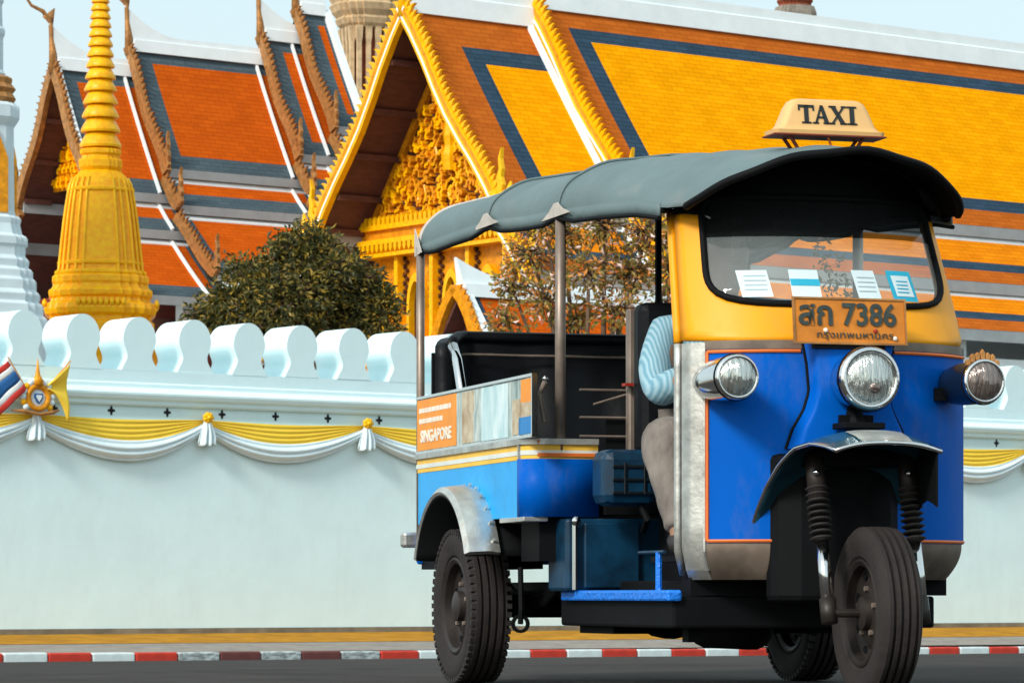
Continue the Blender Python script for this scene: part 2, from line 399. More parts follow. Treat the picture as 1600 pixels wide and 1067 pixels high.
# ------------------------------------------------------------------ swags of cloth on the wall
SW0, SWP = .43, 2.432
def swag(i):
    x0 = SW0+SWP*i
    names = {-1: 'cut off by the left photo edge', 0: 'starting right under the flag crest',
             1: 'second one right of the flag crest', 2: 'touching the tuk-tuk rear post',
             6: 'right of the tuk-tuk side lamp', 3: 'behind the tuk-tuk passenger seat', 4: 'behind the tuk-tuk driver', 5: 'behind the tuk-tuk front panel', 7: 'last one at the far right'}
    t = thing('cloth_swag', 'yellow and white cloth swag, '+names[i],
              'bunting', temple(x0, 0), TW, 'cloth swags hung along the wall')
    sag1 = rnd.uniform(.235, .262); sag2 = rnd.uniform(.43, .46); sk = rnd.uniform(-.04, .04)
    def yc(u, v):
        s = math.sin(math.pi*min(1, max(0, u+sk*math.sin(math.pi*u))))
        top = 2.497+.012*math.cos(2*math.pi*u); bot = top-.03-sag1*s**.85
        z = top+(bot-top)*v
        return (SWP*u, -.02-.045*s*(.35+.65*v)-.022*abs(math.sin(v*math.pi*4.5+u*.8)), z)
    def wc(u, v):
        s = math.sin(math.pi*min(1, max(0, u+sk*math.sin(math.pi*u))))
        top = 2.475-sag1*s**.85; bot = 2.40-(sag2-.03)*s**.8
        z = top+(bot-top)*v
        return (SWP*u, -.035-.10*math.sin(math.pi*min(1, v*.9+.08))*(.35+.65*s)-.018*math.sin(v*math.pi*6+u*2.2), z)
    MB().grid(yc, 40, 22).build('yellow_cloth', 'cloth_yellow', t, smooth=True, solid=.01)
    MB().grid(wc, 40, 22).build('white_cloth', 'cloth_white', t, smooth=True, solid=.01)
    def tail(u, v):
        a = (u-.5)*2
        wdt = .035+.085*min(1, v*1.5)
        return (a*wdt+.02*math.sin(v*3), -.10-.05*math.cos(a*math.pi*3.5)*(.3+v)-.04*(1-a*a), 2.50-.30*v-.02*math.cos(a*9)*v)
    MB().grid(tail, 26, 10).build('tail', 'cloth_white', t, smooth=True, solid=.012)
    if i > 0:
        k = MB()
        for j in range(7):
            a = j/7*2*math.pi
            k.lathe([(.002, -.05), (.03, -.04), (.036, -.01), (.02, .02), (.002, .03)], 6, 'Y', (.045*math.cos(a), -.13, 2.535+.04*math.sin(a)))
        k.lathe([(.002, -.06), (.035, -.04), (.04, 0), (.002, .04)], 8, 'Y', (0, -.14, 2.535))
        k.build('rosette', 'gold_yellow', t, smooth=True)
for i in range(-1, 8): swag(i)

# ------------------------------------------------------------------ crest with flags
cr = thing('crest_with_flags', 'round gilded crest flanked by a striped flag and a yellow flag on the wall', 'emblem', temple(SW0-.02, -.16, 2.70), TW)
k = MB().lathe([(.10, 0), (.15, -.02), (.17, -.05), (.15, -.07), (.105, -.055), (.10, -.03)], 24, 'Y', cap=False)
k.build('ring', 'gold_deep', cr, smooth=True)
MB().lathe([(.105, 0), (.105, -.035), (.002, -.05)], 20, 'Y').build('shield_ground', 'flag_white', cr)
MB().prism([(-.055, .05), (.055, .05), (.058, .0), (.03, -.05), (0, -.075), (-.03, -.05), (-.058, 0)], 1, -.062, -.04).build('shield', 'flag_blue', cr)
MB().prism([(-.035, .03), (.035, .03), (.036, .0), (0, -.05), (-.036, 0)], 1, -.07, -.06).build('monogram', 'flag_white', cr)
for j in range(14):
    a = R(-35+250*j/13) if j else R(-35)
    p = MB().lathe([(.004, -.03), (.035, -.02), (.045, .0), (.03, .02), (.004, .03)], 7, 'Y', (.20*math.cos(a), -.03, .20*math.sin(a)))
    p.build('petal', 'cloth_white' if j % 3 else 'gold_yellow', cr, smooth=True)
MB().lathe([(.07, .15), (.06, .18), (.075, .20), (.05, .24), (.03, .28), (.022, .33), (.012, .40), (.004, .47)], 10, 'Z', (.0, -.03, .0)).build('crown', 'gold_deep', cr, smooth=True)
MB().tube([(-.36, -.02, -.16), (-.2, -.05, -.17), (0, -.06, -.2), (.2, -.05, -.17), (.3, -.02, -.14)], [.01, .03, .02, .03, .01], 6).build('ribbon', 'bronze_gold', cr)
def flag(name, stripes, base, dirv, perp, length, mats_):
    f_ = bpy.data.objects.new(name, None); COL.objects.link(f_); f_.parent = cr
    b = Vector(base); d = Vector(dirv).normalized(); p = Vector(perp).normalized()
    tot = sum(s for s, _ in stripes); acc = 0
    for s_, m_ in stripes:
        v0, v1 = acc/tot, (acc+s_)/tot; acc += s_
        def fn(u, v):
            q = b+d*(length*u)+p*(tot*v)
            return (q.x, -.05-.03*math.sin(u*7+v*2)-.015*math.sin(u*15), q.z-.10*u*u*abs(d.x))
        MB().grid(fn, 14, 3, 0, 1, v0, v1).build('stripe', m_, f_, smooth=True, solid=.004)
    return f_
# striped flag leaning out to the left: stripes run along the cloth
flag('striped_flag', [(.07, 'flag_red'), (.07, 'flag_white'), (.14, 'flag_blue'), (.07, 'flag_white'), (.07, 'flag_red')], (-.17, 0, .10), (-.72, 0, -.62), (-.62, 0, .76), .60, None)
MB().tube([(-.12, -.03, .05), (-.42, -.04, .48)], .008, 6).build('flag_pole', 'gold_deep', cr)
def yf(u, v):
    x = .12+.30*u; top = .16+.26*u; bot = .10-.36*u*u-.05*u
    return (x-.05*v*(1-v), -.05-.035*math.sin(v*8+u*2), top+(bot-top)*v)
MB().grid(yf, 12, 14).build('yellow_flag', 'cloth_yellow', cr, smooth=True, solid=.004)
MB().tube([(.05, -.03, .05), (.45, -.04, .46)], .008, 6).build('flag_pole', 'gold_deep', cr)
#PART3
# ------------------------------------------------------------------ temple halls
def tiles(name, m, parent, quads):
    """quads: list of (4 points, 4 uvs)"""
    me = bpy.data.meshes.new(name); vs = []; fs = []; uv = []
    for pts, u in quads:
        o = len(vs); vs += [tuple(p) for p in pts]; fs.append((o, o+1, o+2, o+3)); uv += list(u)
    me.from_pydata(vs, [], fs); l = me.uv_layers.new(name='UV')
    for i, u in enumerate(uv): l.data[i].uv = u
    me.materials.append(M[m])
    return link(name, me, None, parent)

def frame_rects(a0, a1, b0, b1, ins):
    """nested frame: returns four outer rectangles and the inner one; ins = (left, right, top, bottom)"""
    l, r, t, b = ins
    A0, A1, B0, B1 = a0+l, a1-r, b0+t, b1-b
    fr = []
    if t > 0: fr.append((a0, a1, b0, B0))
    if b > 0: fr.append((a0, a1, B1, b1))
    if l > 0: fr.append((a0, A0, B0, B1))
    if r > 0: fr.append((A1, a1, B0, B1))
    return fr, (A0, A1, B0, B1)

FIN = MB().prism([(-.055, 0), (.055, 0), (.06, .05), (.03, .10), (.02, .16), (-.03, .22), (-.015, .13), (-.045, .07)], 1, -.03, .03).mesh('fin')
FINS = {}
def fin_mesh(m):
    if m not in FINS:
        c = FIN.copy(); c.name = 'fin'; c.materials.append(M[m]); FINS[m] = c
    return FINS[m]

def horn(parent, base, h, m, lean=-1, name='horn_finial', yd=0):
    """slender curved gable horn"""
    b = Vector(base)
    prof = [(0, -.1, .085), (0, .10, .08), (-.01, .22, .06), (-.02, .36, .05), (-.10, .46, .05), (-.22, .50, .035), (-.27, .56, .028), (-.31, .68, .022), (-.325, .82, .016), (-.31, 1.0, .008)]
    pts = [b+Vector((lean*-x*h*(0 if yd else 1), yd*-x*h*-1 if yd else 0, z*h)) for x, z, r in prof]
    k = MB().tube(pts, [r*h*.42 for _, _, r in prof], 8)
    k.prism([(b.x+.0*h, b.z+.34*h), (b.x-lean*-.10*h, b.z+.41*h), (b.x-lean*.02*h, b.z+.50*h)], 1, b.y-.03, b.y+.03)
    return k.build(name, m, parent, smooth=True)

def flame(parent, base, h, m, yd):
    """flame-shaped finial standing at the foot of a bargeboard"""
    b = Vector(base); pts = [(0, -.06), (.10, 0), (.16, .10), (.12, .22), (.16, .34), (.10, .48), (.13, .62), (.08, .80), (.10, 1.0), (.02, .80), (.04, .62), (-.03, .48), (.0, .34), (-.09, .24), (-.05, .12), (-.12, .02)]
    k = MB().prism([(b.y+yd*y*h, b.z+z*h) for y, z in pts], 0, b.x-.05, b.x+.05)
    return k.build('flame_finial', m, parent, bevel=.015)

def hall(t, segs, tiers, st):
    prev = None
    """t: Empty; local x along the ridge, -y towards the street. segs: (x0, x1, ridge z, flags). tiers: (d0, z0, d1, z1) below the ridge."""
    for si, sg in enumerate(segs):
        x0, x1, zr = sg['x0'], sg['x1'], sg['z']
        for side in (-1, 1):
            for ti, (d0, z0, d1, z1) in enumerate(tiers):
                L = math.hypot(d1-d0, z1-z0)
                sagc = st.get('sag', .05)*L
                def P(a, b, off=0.):
                    f_ = b/L; z = zr+z0+(z1-z0)*f_-sagc*math.sin(math.pi*f_)*.6
                    d = d0+(d1-d0)*f_
                    return Vector((a, side*(d+off*.8), z+off*.58))
                def Q(rc):
                    a0, a1, b0, b1 = rc; n = max(1, int((b1-b0)/.5)); res = []
                    for i in range(n):
                        c0 = b0+(b1-b0)*i/n; c1 = b0+(b1-b0)*(i+1)/n
                        res.append(([P(a0, c0), P(a1, c0), P(a1, c1), P(a0, c1)], [(a0, c0), (a1, c0), (a1, c1), (a0, c1)]))
                    return res
                fr = st['frames'][min(ti, len(st['frames'])-1)]
                if 'frames' in sg: fr = sg['frames'][min(ti, len(sg['frames'])-1)]
                rect = (x0, x1, 0, L)
                for nm, m, ins in fr[:-1]:
                    rr, rect = frame_rects(*rect, ins)
                    tiles(nm, m, t, [q for r_ in rr for q in Q(r_)])
                nm, m, _ = fr[-1]
                tiles(nm, m, t, Q(rect))
                # boarding under the tiles
                b = MB()
                nn = 4
                for i in range(nn):
                    c0, c1 = L*i/nn, L*(i+1)/nn
                    b.add([P(x0, c0, -.06), P(x1, c0, -.06), P(x1, c1, -.06), P(x0, c1, -.06), P(x0, c0, -.11), P(x1, c0, -.11), P(x1, c1, -.11), P(x0, c1, -.11)],
                          [(0, 1, 2, 3), (4, 7, 6, 5), (0, 3, 7, 4), (1, 5, 6, 2)])
                b.build('roof_boarding', 'maroon_wood', t)
                # eave fascia, and the pale flashing along the head of a lower tier
                y, z = side*d1, zr+z1
                MB().box(x0+.02, x1, min(y-side*.05, y+side*.03), max(y-side*.05, y+side*.03), z-st['fascia'], z-.01).build('eave_fascia', st['fascia_m'], t)
                if ti > 0:
                    p0, p1 = P(x0, 0, .03), P(x0, .11, .03)
                    fl = MB().add([(x0+.02, p0.y, p0.z), (x1, p0.y, p0.z), (x1, p1.y, p1.z), (x0+.02, p1.y, p1.z), (x0+.02, p0.y, p0.z-.12), (x1, p0.y, p0.z-.12), (x1, p1.y, p1.z-.08), (x0+.02, p1.y, p1.z-.08)],
                                  [(0, 1, 2, 3), (3, 2, 6, 7), (0, 3, 7, 4), (4, 5, 1, 0), (1, 5, 6, 2)])
                    fl.build('flashing', 'white_paint', t)
                    ye = side*(d0-.02)
                    MB().box(x0+.05, x1, min(ye, ye-side*.05), max(ye, ye-side*.05), zr+z0-.05, zr+tiers[ti-1][3]-.02).build('tier_upstand', 'eave_shade_grey', t)
                # bargeboard on the gable end
                if sg.get('barge', True) and (side == -1 or sg.get('far', True)):
                    bw = sg.get('bw', .26); bx = x0-.10
                    def bpath(f_): 
                        q = P(bx, L*f_); return q
                    k = MB(); secs = []
                    for i in range(9):
                        f_ = i/8; q = bpath(f_*1.04-.01); sl_ = math.atan2(-(z1-z0), d1-d0)
                        nx, nz = math.sin(sl_), math.cos(sl_)
                        wob = .05*math.sin(f_*math.pi*3) if ti == 0 else .03*math.sin(f_*math.pi*2)
                        up, dn = .07+wob, .07+wob-bw
                        secs.append([(bx, q.y+side*nx*up, q.z+nz*up), (bx+.14, q.y+side*nx*up, q.z+nz*up), (bx+.14, q.y+side*nx*dn, q.z+nz*dn), (bx, q.y+side*nx*dn, q.z+nz*dn)])
                    k.loft(secs); bb = k.build('bargeboard', sg['bm'], t)
                    if sg.get('inlay'):
                        sec2 = []
                        for s_ in secs:
                            a_, d_ = Vector(s_[0]), Vector(s_[3]); p_, q2 = a_.lerp(d_, .62), a_.lerp(d_, .76)
                            sec2.append([(bx-.014, p_.y, p_.z), (bx+.005, p_.y, p_.z), (bx+.005, q2.y, q2.z), (bx-.014, q2.y, q2.z)])
                        MB().loft(sec2).build('barge_inlay', 'white_paint', bb)
                        sec2 = []
                        for s_ in secs:
                            a_, d_ = Vector(s_[0]), Vector(s_[3]); p_, q2 = a_.lerp(d_, .12), a_.lerp(d_, .40)
                            sec2.append([(bx-.010, p_.y, p_.z), (bx+.005, p_.y, p_.z), (bx+.005, q2.y, q2.z), (bx-.010, q2.y, q2.z)])
                        MB().loft(sec2).build('barge_inlay', 'gold_deep', bb)
                    if sg.get('edge'):      # pale flashing where the gable meets the lower roof, or along an outer verge
                        e = MB(); secs = []; dz = (prev['z']-zr) if prev else 0; ex = x0-.26 if prev else x0+.06
                        for i in range(9):
                            f_ = i/8; q = P(ex, L*f_); q.z += dz
                            secs.append([(ex, q.y+side*nx*.07, q.z+nz*.07), (ex+st.get('vw', .13), q.y+side*nx*.07, q.z+nz*.07), (ex+st.get('vw', .13), q.y-side*nx*.04, q.z-nz*.04), (ex, q.y-side*nx*.04, q.z-nz*.04)])
                        e.loft(secs).build('verge_edge', 'white_paint', t)
                    if sg.get('end'):
                        e = MB(); secs = []
                        for i in range(9):
                            f_ = i/8; q = P(x1, L*f_)
                            secs.append([(x1-.02, q.y+side*nx*.12, q.z+nz*.12), (x1+.16, q.y+side*nx*.12, q.z+nz*.12), (x1+.16, q.y-side*nx*.12, q.z-nz*.12), (x1-.02, q.y-side*nx*.12, q.z-nz*.12)])
                        e.loft(secs).build('verge_edge', 'white_paint', t)
                    nf = max(3, int(L/sg.get('fs', .155)))
                    if side == -1 or sg.get('farfins', True):
                        for i in range(nf):
                            f_ = (i+.4)/nf; q = bpath(f_); sl_ = math.atan2(-(z1-z0), d1-d0)
                            wob = .05*math.sin(f_*math.pi*3) if ti == 0 else .03*math.sin(f_*math.pi*2)
                            o = link('fin', fin_mesh(sg.get('fm', sg['bm'])), None, bb)
                            ang = sl_ if side == 1 else -sl_
                            nx, nz = math.sin(sl_), math.cos(sl_)
                            s_ = sg.get('fsc', 1.)*(.85+.3*rnd.random())
                            up = .06+wob
                            mtx = Matrix.Translation((bx+.07, q.y+side*nx*up, q.z+nz*up)) @ Matrix.Rotation(side*-sl_, 4, 'X') @ Matrix.Rotation(math.pi/2 if side == -1 else -math.pi/2, 4, 'Z') @ Matrix.Scale(s_, 4)
                            o.matrix_local = mtx
                    q = bpath(1.0)
                    if sg.get('hook') and ti == 0:
                        hk = [(0, .25), (.06, .02), (.16, -.16), (.32, -.22), (.46, -.12), (.50, .06), (.44, .22), (.50, .40)]
                        MB().tube([(bx+.07, q.y+side*(a_-.12), q.z+b_) for a_, b_ in hk], [.13, .14, .14, .13, .12, .11, .08, .02], 8).build('naga_hook', sg['bm'], t, smooth=True)
                    if sg.get('flames', True):
                        flame(t, (bx+.07, q.y, q.z-.02), sg.get('fh', .8), sg.get('fm', sg['bm']), side)
        # ridge cap with an upswept end
        def zt(x):
            d = (x-x0); return st['ridge_h']+st.get('sweep', .5)*max(0, 1-d/st.get('sweepl', 1.3))**2
        n = 24; secs = []
        for i in range(n+1):
            f_ = i/n; x = x0+.05+(x1-x0-.05)*(f_**1.8)
            hh = zt(x)
            e_ = x-.30*(hh-st['ridge_h']); tk_ = .08*min(1, st['ridge_h']/hh*1.2)
            secs.append([(x, -.16, zr-.12), (x, -.13, zr+st['ridge_h']*.55), (x, -.09, zr+st['ridge_h']*.6), (e_, -tk_, zr+hh), (e_, tk_, zr+hh), (x, .09, zr+st['ridge_h']*.6), (x, .13, zr+st['ridge_h']*.55), (x, .16, zr-.12)])
        MB().loft(secs).build('ridge_cap', 'white_paint', t)
        if sg.get('horn', 0): horn(t, (x0-.05, 0, zr+.05), sg['horn'], sg['bm'])
        # pediment set back under the gable
        ov = sg.get('ov')
        if ov:
            d0, z0, d1, z1 = tiers[0]; ped = MB()
            zb = zr+z1*sg.get('pf', .92); hb = d1*sg.get('pf', .92)
            xp = x0+ov
            sg_ = st.get('sag', .05)*.6*math.hypot(d1, z1)
            ped.prism([(-hb, zb), (hb, zb), (hb*.55, zr-.15+(zb-zr+.15)*.55-sg_), (0, zr-.25), (-hb*.55, zr-.15+(zb-zr+.15)*.55-sg_)], 0, xp, xp+.12).build('pediment', sg['pm'], t)
            for f_ in sg.get('purlins', (.2, .42, .64, .86)):
                for side in (-1, 1):
                    y = side*(d1*f_); z = zr+z1*f_-.25-st.get('sag', .05)*.6*math.hypot(d1, z1)*math.sin(math.pi*f_)
                    MB().box(x0+.06, xp-.002, y-.05, y+.05, z-.10, z+.02).build('purlin', 'maroon_wood', t)
            sg['ped'] = (xp, hb, zb, zr-.35)
        prev = sg
        # closing wall where a taller segment rises over a lower one
        if si > 0:
            d0, z0, d1, z1 = tiers[0]
            MB().prism([(-d1*.97, zr+z1), (d1*.97, zr+z1), (0, zr-.12)], 0, x0+.16, x0+.24).build('gable_wall', st['gw'], t)

def kanok(k, x, y, z, s, rot, flip, th=.05):
    pts = [(0, 0), (.30, .06), (.46, .30), (.38, .55), (.20, .70), (.30, .95), (.10, 1.15), (.02, .85), (-.08, .62), (.10, .45), (.16, .28), (.02, .20)]
    c, sn = math.cos(rot), math.sin(rot); q = []
    for a, b in pts:
        a *= flip; q.append((y+s*(a*c-b*sn), z+s*(a*sn+b*c)))
    if flip < 0: q = q[::-1]
    k.prism(q, 0, x-th*(.7+.6*rnd.random()), x)

# ---- main hall with yellow tiles
MHW, MHN = 20.006, 19.575
mh = thing('temple_hall', 'large temple hall with yellow tiled roof and gilded gable behind the tuk-tuk', 'temple', temple(MHW, MHN), TW)
SLATE, RUST, YEL = 'tile_slate', 'tile_rust', 'tile_yellow'
f_main = [('border_tiles', RUST, (.62, .6, .58, .50)), ('band_tiles', SLATE, (.44, .44, .34, .36)), ('field_tiles', YEL, None)]
f_front = [('border_tiles', RUST, (1.0, .25, .92, .50)), ('band_tiles', SLATE, (.42, .0, .42, .36)), ('field_tiles', YEL, None)]
f_low = [('border_tiles', RUST, (.3, .3, 0, .42)), ('band_tiles', SLATE, (.3, .3, 0, .28)), ('field_tiles', 'tile_orange', None)]
st_main = dict(frames=[f_main, f_low, f_low], fascia=.24, fascia_m='eave_shade_grey', ridge_h=.50, sweep=.55, sweepl=1.5, sag=.02, gw='maroon_wood')
T_MAIN = [(0, 0, 3.15, -4.2), (3.05, -4.44, 4.15, -5.52), (4.05, -5.76, 5.15, -6.62)]
segs_main = [dict(x0=0, x1=3.45, z=12.02, bm='gold_yellow', bw=.27, fsc=1.15, fs=.15, horn=2.6, ov=1.25, pm='mosaic', frames=[f_front, f_low, f_low], fh=1.1, pf=.97, hook=True, inlay=True, purlins=(.17, .38, .58, .77, .93)),
             dict(x0=3.25, x1=34, z=12.42, bm='gold_yellow', bw=.30, fsc=1.15, fs=.15, horn=2.6, edge=True, far=False, fh=.95, inlay=True)]
hall(mh, segs_main, T_MAIN, st_main)
xp, hb, zb, za = segs_main[0]['ped']
# carved scrollwork filling the pediment
k = MB(); k2 = MB()
for row in range(19):
    f_ = row/19; z = zb+.06+(za-zb-.55)*f_; half = hb*(1-f_)*.90-.22
    nn = max(1, int(half/.155))
    for j in range(nn+1):
        y = half*j/max(1, nn)
        for sgn in (-1, 1):
            if j == 0 and sgn == 1: continue
            kk = k if rnd.random() < .38 else k2
            kanok(kk, xp-.002, sgn*y+rnd.uniform(-.04, .04), z+rnd.uniform(-.05, .05), rnd.uniform(.15, .235), sgn*rnd.uniform(-.9, 1.3), sgn, .14)
for j in range(9):      # scroll rings
    z = zb+.30+(j//3)*.75; y = ((j % 3)-1)*(1.05-.38*(j//3))
    pts = [(xp-.08, y+(.30-.02*i)*math.cos(i*.75)*.8, z+.2+(.30-.02*i)*math.sin(i*.75)) for i in range(14)]
    k.tube(pts, .035, 5)
k.lathe([(.16, 0), (.20, .3), (.13, .5), (.16, .7), (.12, .95), (.07, 1.15), (.03, 1.5)], 8, 'Z', (xp-.1, -.0, zb+.9))
c1 = k.build('carved_scrolls', 'gold', mh); c1['kind'] = 'stuff'
c2 = k2.build('carved_scrolls', 'gold_deep', mh); c2['kind'] = 'stuff'
# frame of the pediment and the cornice under it
MB().loft([[(xp-.10, s*hb*.97, zb-.02), (xp, s*hb*.97, zb-.02), (xp, s*(hb*.97-.18), zb-.02), (xp-.10, s*(hb*.97-.18), zb-.02)] if q == 0 else
           [(xp-.10, s*.06, za-.02), (xp, s*.06, za-.02), (xp, s*.0, za-.22), (xp-.10, s*.0, za-.22)] for q in (0, 1) for s in (1,)]).build('pediment_rail', 'gold_deep', mh)
MB().loft([[(xp-.10, -hb*.97, zb-.02), (xp, -hb*.97, zb-.02), (xp, -(hb*.97-.18), zb-.02), (xp-.10, -(hb*.97-.18), zb-.02)],
           [(xp-.10, -.06, za-.02), (xp, -.06, za-.02), (xp, 0, za-.22), (xp-.10, 0, za-.22)]]).build('pediment_rail', 'gold_deep', mh)
zc = zb-.02
for j, (h0, h1, pr, m_) in enumerate([(0, -.10, .30, 'gold'), (-.10, -.30, .20, 'gold_deep'), (-.30, -.40, .34, 'gold'), (-.40, -.58, .22, 'gold_deep'), (-.58, -.66, .30, 'gold')]):
    MB().box(xp-pr, xp+.3, -hb*.98, hb*.98, zc+h1, zc+h0).build('cornice_course', m_, mh)
tooth = MB().prism([(-.05, 0), (.05, 0), (.05, .10), (0, .18), (-.05, .10)], 0, -.04, .04).mesh('leaf_tooth'); tooth.materials.append(M['gold_yellow'])
for r_, (zz, xx) in enumerate(((zc, xp-.25), (zc-.30, xp-.30))):
    nt_ = int(hb*1.9/.16)
    for j in range(nt_+1):
        o = link('leaf_tooth', tooth, None, mh); o.location = (xx, -hb*.95+hb*1.9*j/nt_, zz)
        if r_ == 1: o.rotation_euler = (R(180), 0, 0); o.location.z = zz-.10
# gilded front wall with arches, and the white body of the hall
zw = zc-.66
MB().box(xp+.05, xp+.35, -hb*.95, hb*.95, -.14, zw).build('front_wall', 'gold_deep', mh)
MB().box(xp+.35, 33.5, -3.3, 3.3, -.14, 6.9).build('hall_body', 'white_paint', mh)
MB().box(1.8, 33.8, -4.75, 4.75, 4.5, 5.25).build('hall_cornice', 'white_paint', mh)
na = 5
for j in range(na):
    yc_ = -hb*.80+hb*1.6*j/(na-1)
    arch = bpy.data.objects.new('arch_frame', None)
    w_ = .20; z0_ = zw-2.1; k = MB()
    po = [(yc_-w_-.08, z0_), (yc_-w_-.08, z0_+1.1)]+[(yc_+(w_+.08)*math.cos(a), z0_+1.1+(.62)*math.sin(a)**1.2) for a in [math.pi*(1-i/10) for i in range(1, 10)]]+[(yc_+w_+.08, z0_+1.1), (yc_+w_+.08, z0_)]
    pi_ = [(yc_-w_, z0_), (yc_-w_, z0_+1.05)]+[(yc_+w_*math.cos(a), z0_+1.05+.5*math.sin(a)**1.2) for a in [math.pi*(1-i/10) for i in range(1, 10)]]+[(yc_+w_, z0_+1.05), (yc_+w_, z0_)]
    k.loft([[(xp-.12, *p) for p in po], [(xp-.12, *p) for p in pi_], [(xp+.04, *p) for p in pi_], [(xp+.04, *p) for p in po], [(xp-.12, *p) for p in po]], True, False)
    k.build('arch_frame', 'gold_yellow', mh)
    MB().prism(pi_, 0, xp+.02, xp+.045).build('arch_recess', 'mosaic', mh)
    MB().box(xp-.05, xp+.05, yc_-.03, yc_+.03, z0_, z0_+1.35).build('arch_mullion', 'gold', mh)
    if j < na-1:
        ym = yc_+hb*.8/(na-1)
        MB().box(xp-.16, xp+.05, ym-.06, ym+.06, z0_-.3, zw).build('pilaster', 'gold', mh)
        d = MB()
        for a in range(3):
            for b_ in range(14):
                d.prism([(ym-.16+.16*a+(.08 if b_ % 2 else 0)-.045, z0_+.95+b_*.085), (ym-.16+.16*a+(.08 if b_ % 2 else 0), z0_+.90+b_*.085), (ym-.16+.16*a+(.08 if b_ % 2 else 0)+.045, z0_+.95+b_*.085), (ym-.16+.16*a+(.08 if b_ % 2 else 0), z0_+1.0+b_*.085)], 0, xp-.02, xp+.05)
        o = d.build('mosaic_lozenges', 'mosaic', mh); o['kind'] = 'stuff'
for j, (h0, h1, pr, m_) in enumerate([(2.1, 2.22, .28, 'gold'), (2.22, 2.42, .18, 'gold_yellow'), (2.42, 2.55, .30, 'gold'), (2.55, 2.85, .16, 'gold_deep'), (2.85, 3.0, .30, 'gold')]):
    MB().box(xp-pr, xp+.3, -hb*.97, hb*.97, zw-h1, zw-h0).build('cornice_course', m_, mh)
for j in range(9):
    x = 4.2+3.3*j
    MB().box(x-.22, x+.22, -4.62, -4.18, -.14, 5.6).build('column', 'white_paint', mh)

# ---- hall on the left with red tiles
RHW, RHN = 21.526, 36.031
rh = thing('temple_hall', 'temple hall with stepped orange-red roofs and grey borders behind the golden chedi', 'temple', temple(RHW, RHN), TW)
fr1 = [('border_tiles', 'tile_grey', (.50, .1, .42, .42)), ('field_tiles', 'tile_red', None)]
fr2 = [('border_tiles', 'tile_grey', (.30, .1, 0, .45)), ('field_tiles', 'tile_red', None)]
st_red = dict(frames=[fr1, fr2, fr2], fascia=.22, fascia_m='eave_shade_grey', ridge_h=.30, sweep=.75, sweepl=1.3, vw=.06, sag=.03, gw='maroon_wood')
T_RED = [(0, 0, 1.72, -3.1), (1.62, -3.34, 2.30, -4.02), (2.22, -4.28, 3.9, -5.72)]
segs_red = [dict(x0=0, x1=2.3, z=12.97, bm='bronze_gold', bw=.24, horn=2.6, ov=.8, pm='gold_deep', edge=True, fh=.9, purlins=(.3, .6, .9), fsc=.9),
            dict(x0=2.10, x1=6.1, z=13.6, bm='bronze_gold', bw=.24, horn=2.6, edge=True, far=False, fh=.9, fsc=.9),
            dict(x0=5.9, x1=7.2, z=14.23, bm='bronze_gold', bw=.24, horn=2.6, edge=True, far=False, fh=.9, fsc=.9),
            dict(x0=6.95, x1=7.75, z=15.0, end=True, bm='bronze_gold', bw=.24, horn=2.6, edge=True, far=False, fh=.9, fsc=.9)]
hall(rh, segs_red, T_RED, st_red)
xp2, hb2, zb2, za2 = segs_red[0]['ped']
k = MB()
for row in range(7):
    f_ = row/7; z = zb2+.05+(za2-zb2-.3)*f_; half = hb2*(1-f_)*.95-.05; nn = max(1, int(half/.2))
    for j in range(-nn, nn+1): kanok(k, xp2-.002, half*j/nn, z, .26, rnd.uniform(-.8, .8), 1 if j > 0 else -1, .10)
k.build('carved_scrolls', 'gold', rh)['kind'] = 'stuff'
MB().box(1.0, 7.6, -2.9, 2.9, -.14, 7.6).build('hall_body', 'maroon_panel', rh)
MB().box(.9, 7.7, -3.0, 3.0, 6.5, 6.8).build('hall_cornice', 'maroon_wood', rh)
for j in range(5):
    MB().box(1.4+1.3*j, 1.7+1.3*j, -3.5, -3.2, -.14, 7.2).build('column', 'white_paint', rh)
    MB().box(1.95+1.3*j, 2.3+1.3*j, -2.96, -2.91, 5.2, 6.4).build('window', 'black', rh)

# ---- small shrine roof just behind the wall
sh = thing('shrine_roof', 'small shrine with white swept ridge and slate bordered orange roof behind the flowering tree', 'shrine', temple(11.329, 6.069), TW)
fs_ = [('border_tiles', SLATE, (.34, .3, .16, .2)), ('field_tiles', 'tile_red', None)]
st_s = dict(frames=[fs_], fascia=.12, fascia_m='white_paint', ridge_h=.15, sweep=.36, sweepl=1.2, sag=.04, gw='maroon_panel')
hall(sh, [dict(x0=0, x1=4.6, z=5.02, bm='gold_deep', bw=.15, horn=0, ov=.35, pm='maroon_panel', edge=True, fsc=.5, fs=.12, flames=False, purlins=())], [(0, 0, 1.25, -1.55), (1.18, -1.68, 1.75, -2.1)], st_s)
MB().box(.45, 4.4, -1.2, 1.2, -.14, 3.45).build('shrine_body', 'white_paint', sh)
MB().box(.40, .45, -.4, .4, -.14, 2.2).build('doorway', 'maroon_panel', sh)
#PART4
# ------------------------------------------------------------------ chedis and towers
def at(px, py, Y): return Vector(((px-800)/FPX*Y, Y, CAM_H+(HOR-py)/FPX*Y))
def redent(s=1.):
    q = [(1, .42), (.90, .42), (.90, .60), (.79, .60), (.79, .79), (.60, .79), (.60, .90), (.42, .90), (.42, 1)]
    pts = []
    for k_ in range(4):
        c, sn = [(1, 0), (0, 1), (-1, 0), (0, -1)][k_]
        for x, y in q: pts.append(((x*c-y*sn)*s, (x*sn+y*c)*s))
    return pts
RED = redent()
SQ = [(1, -1), (1, 1), (-1, 1), (-1, -1)]
def plan_loft(k, prof, plan):
    k.loft([[(x*r, y*r, z) for x, y in plan] for r, z in prof]); return k
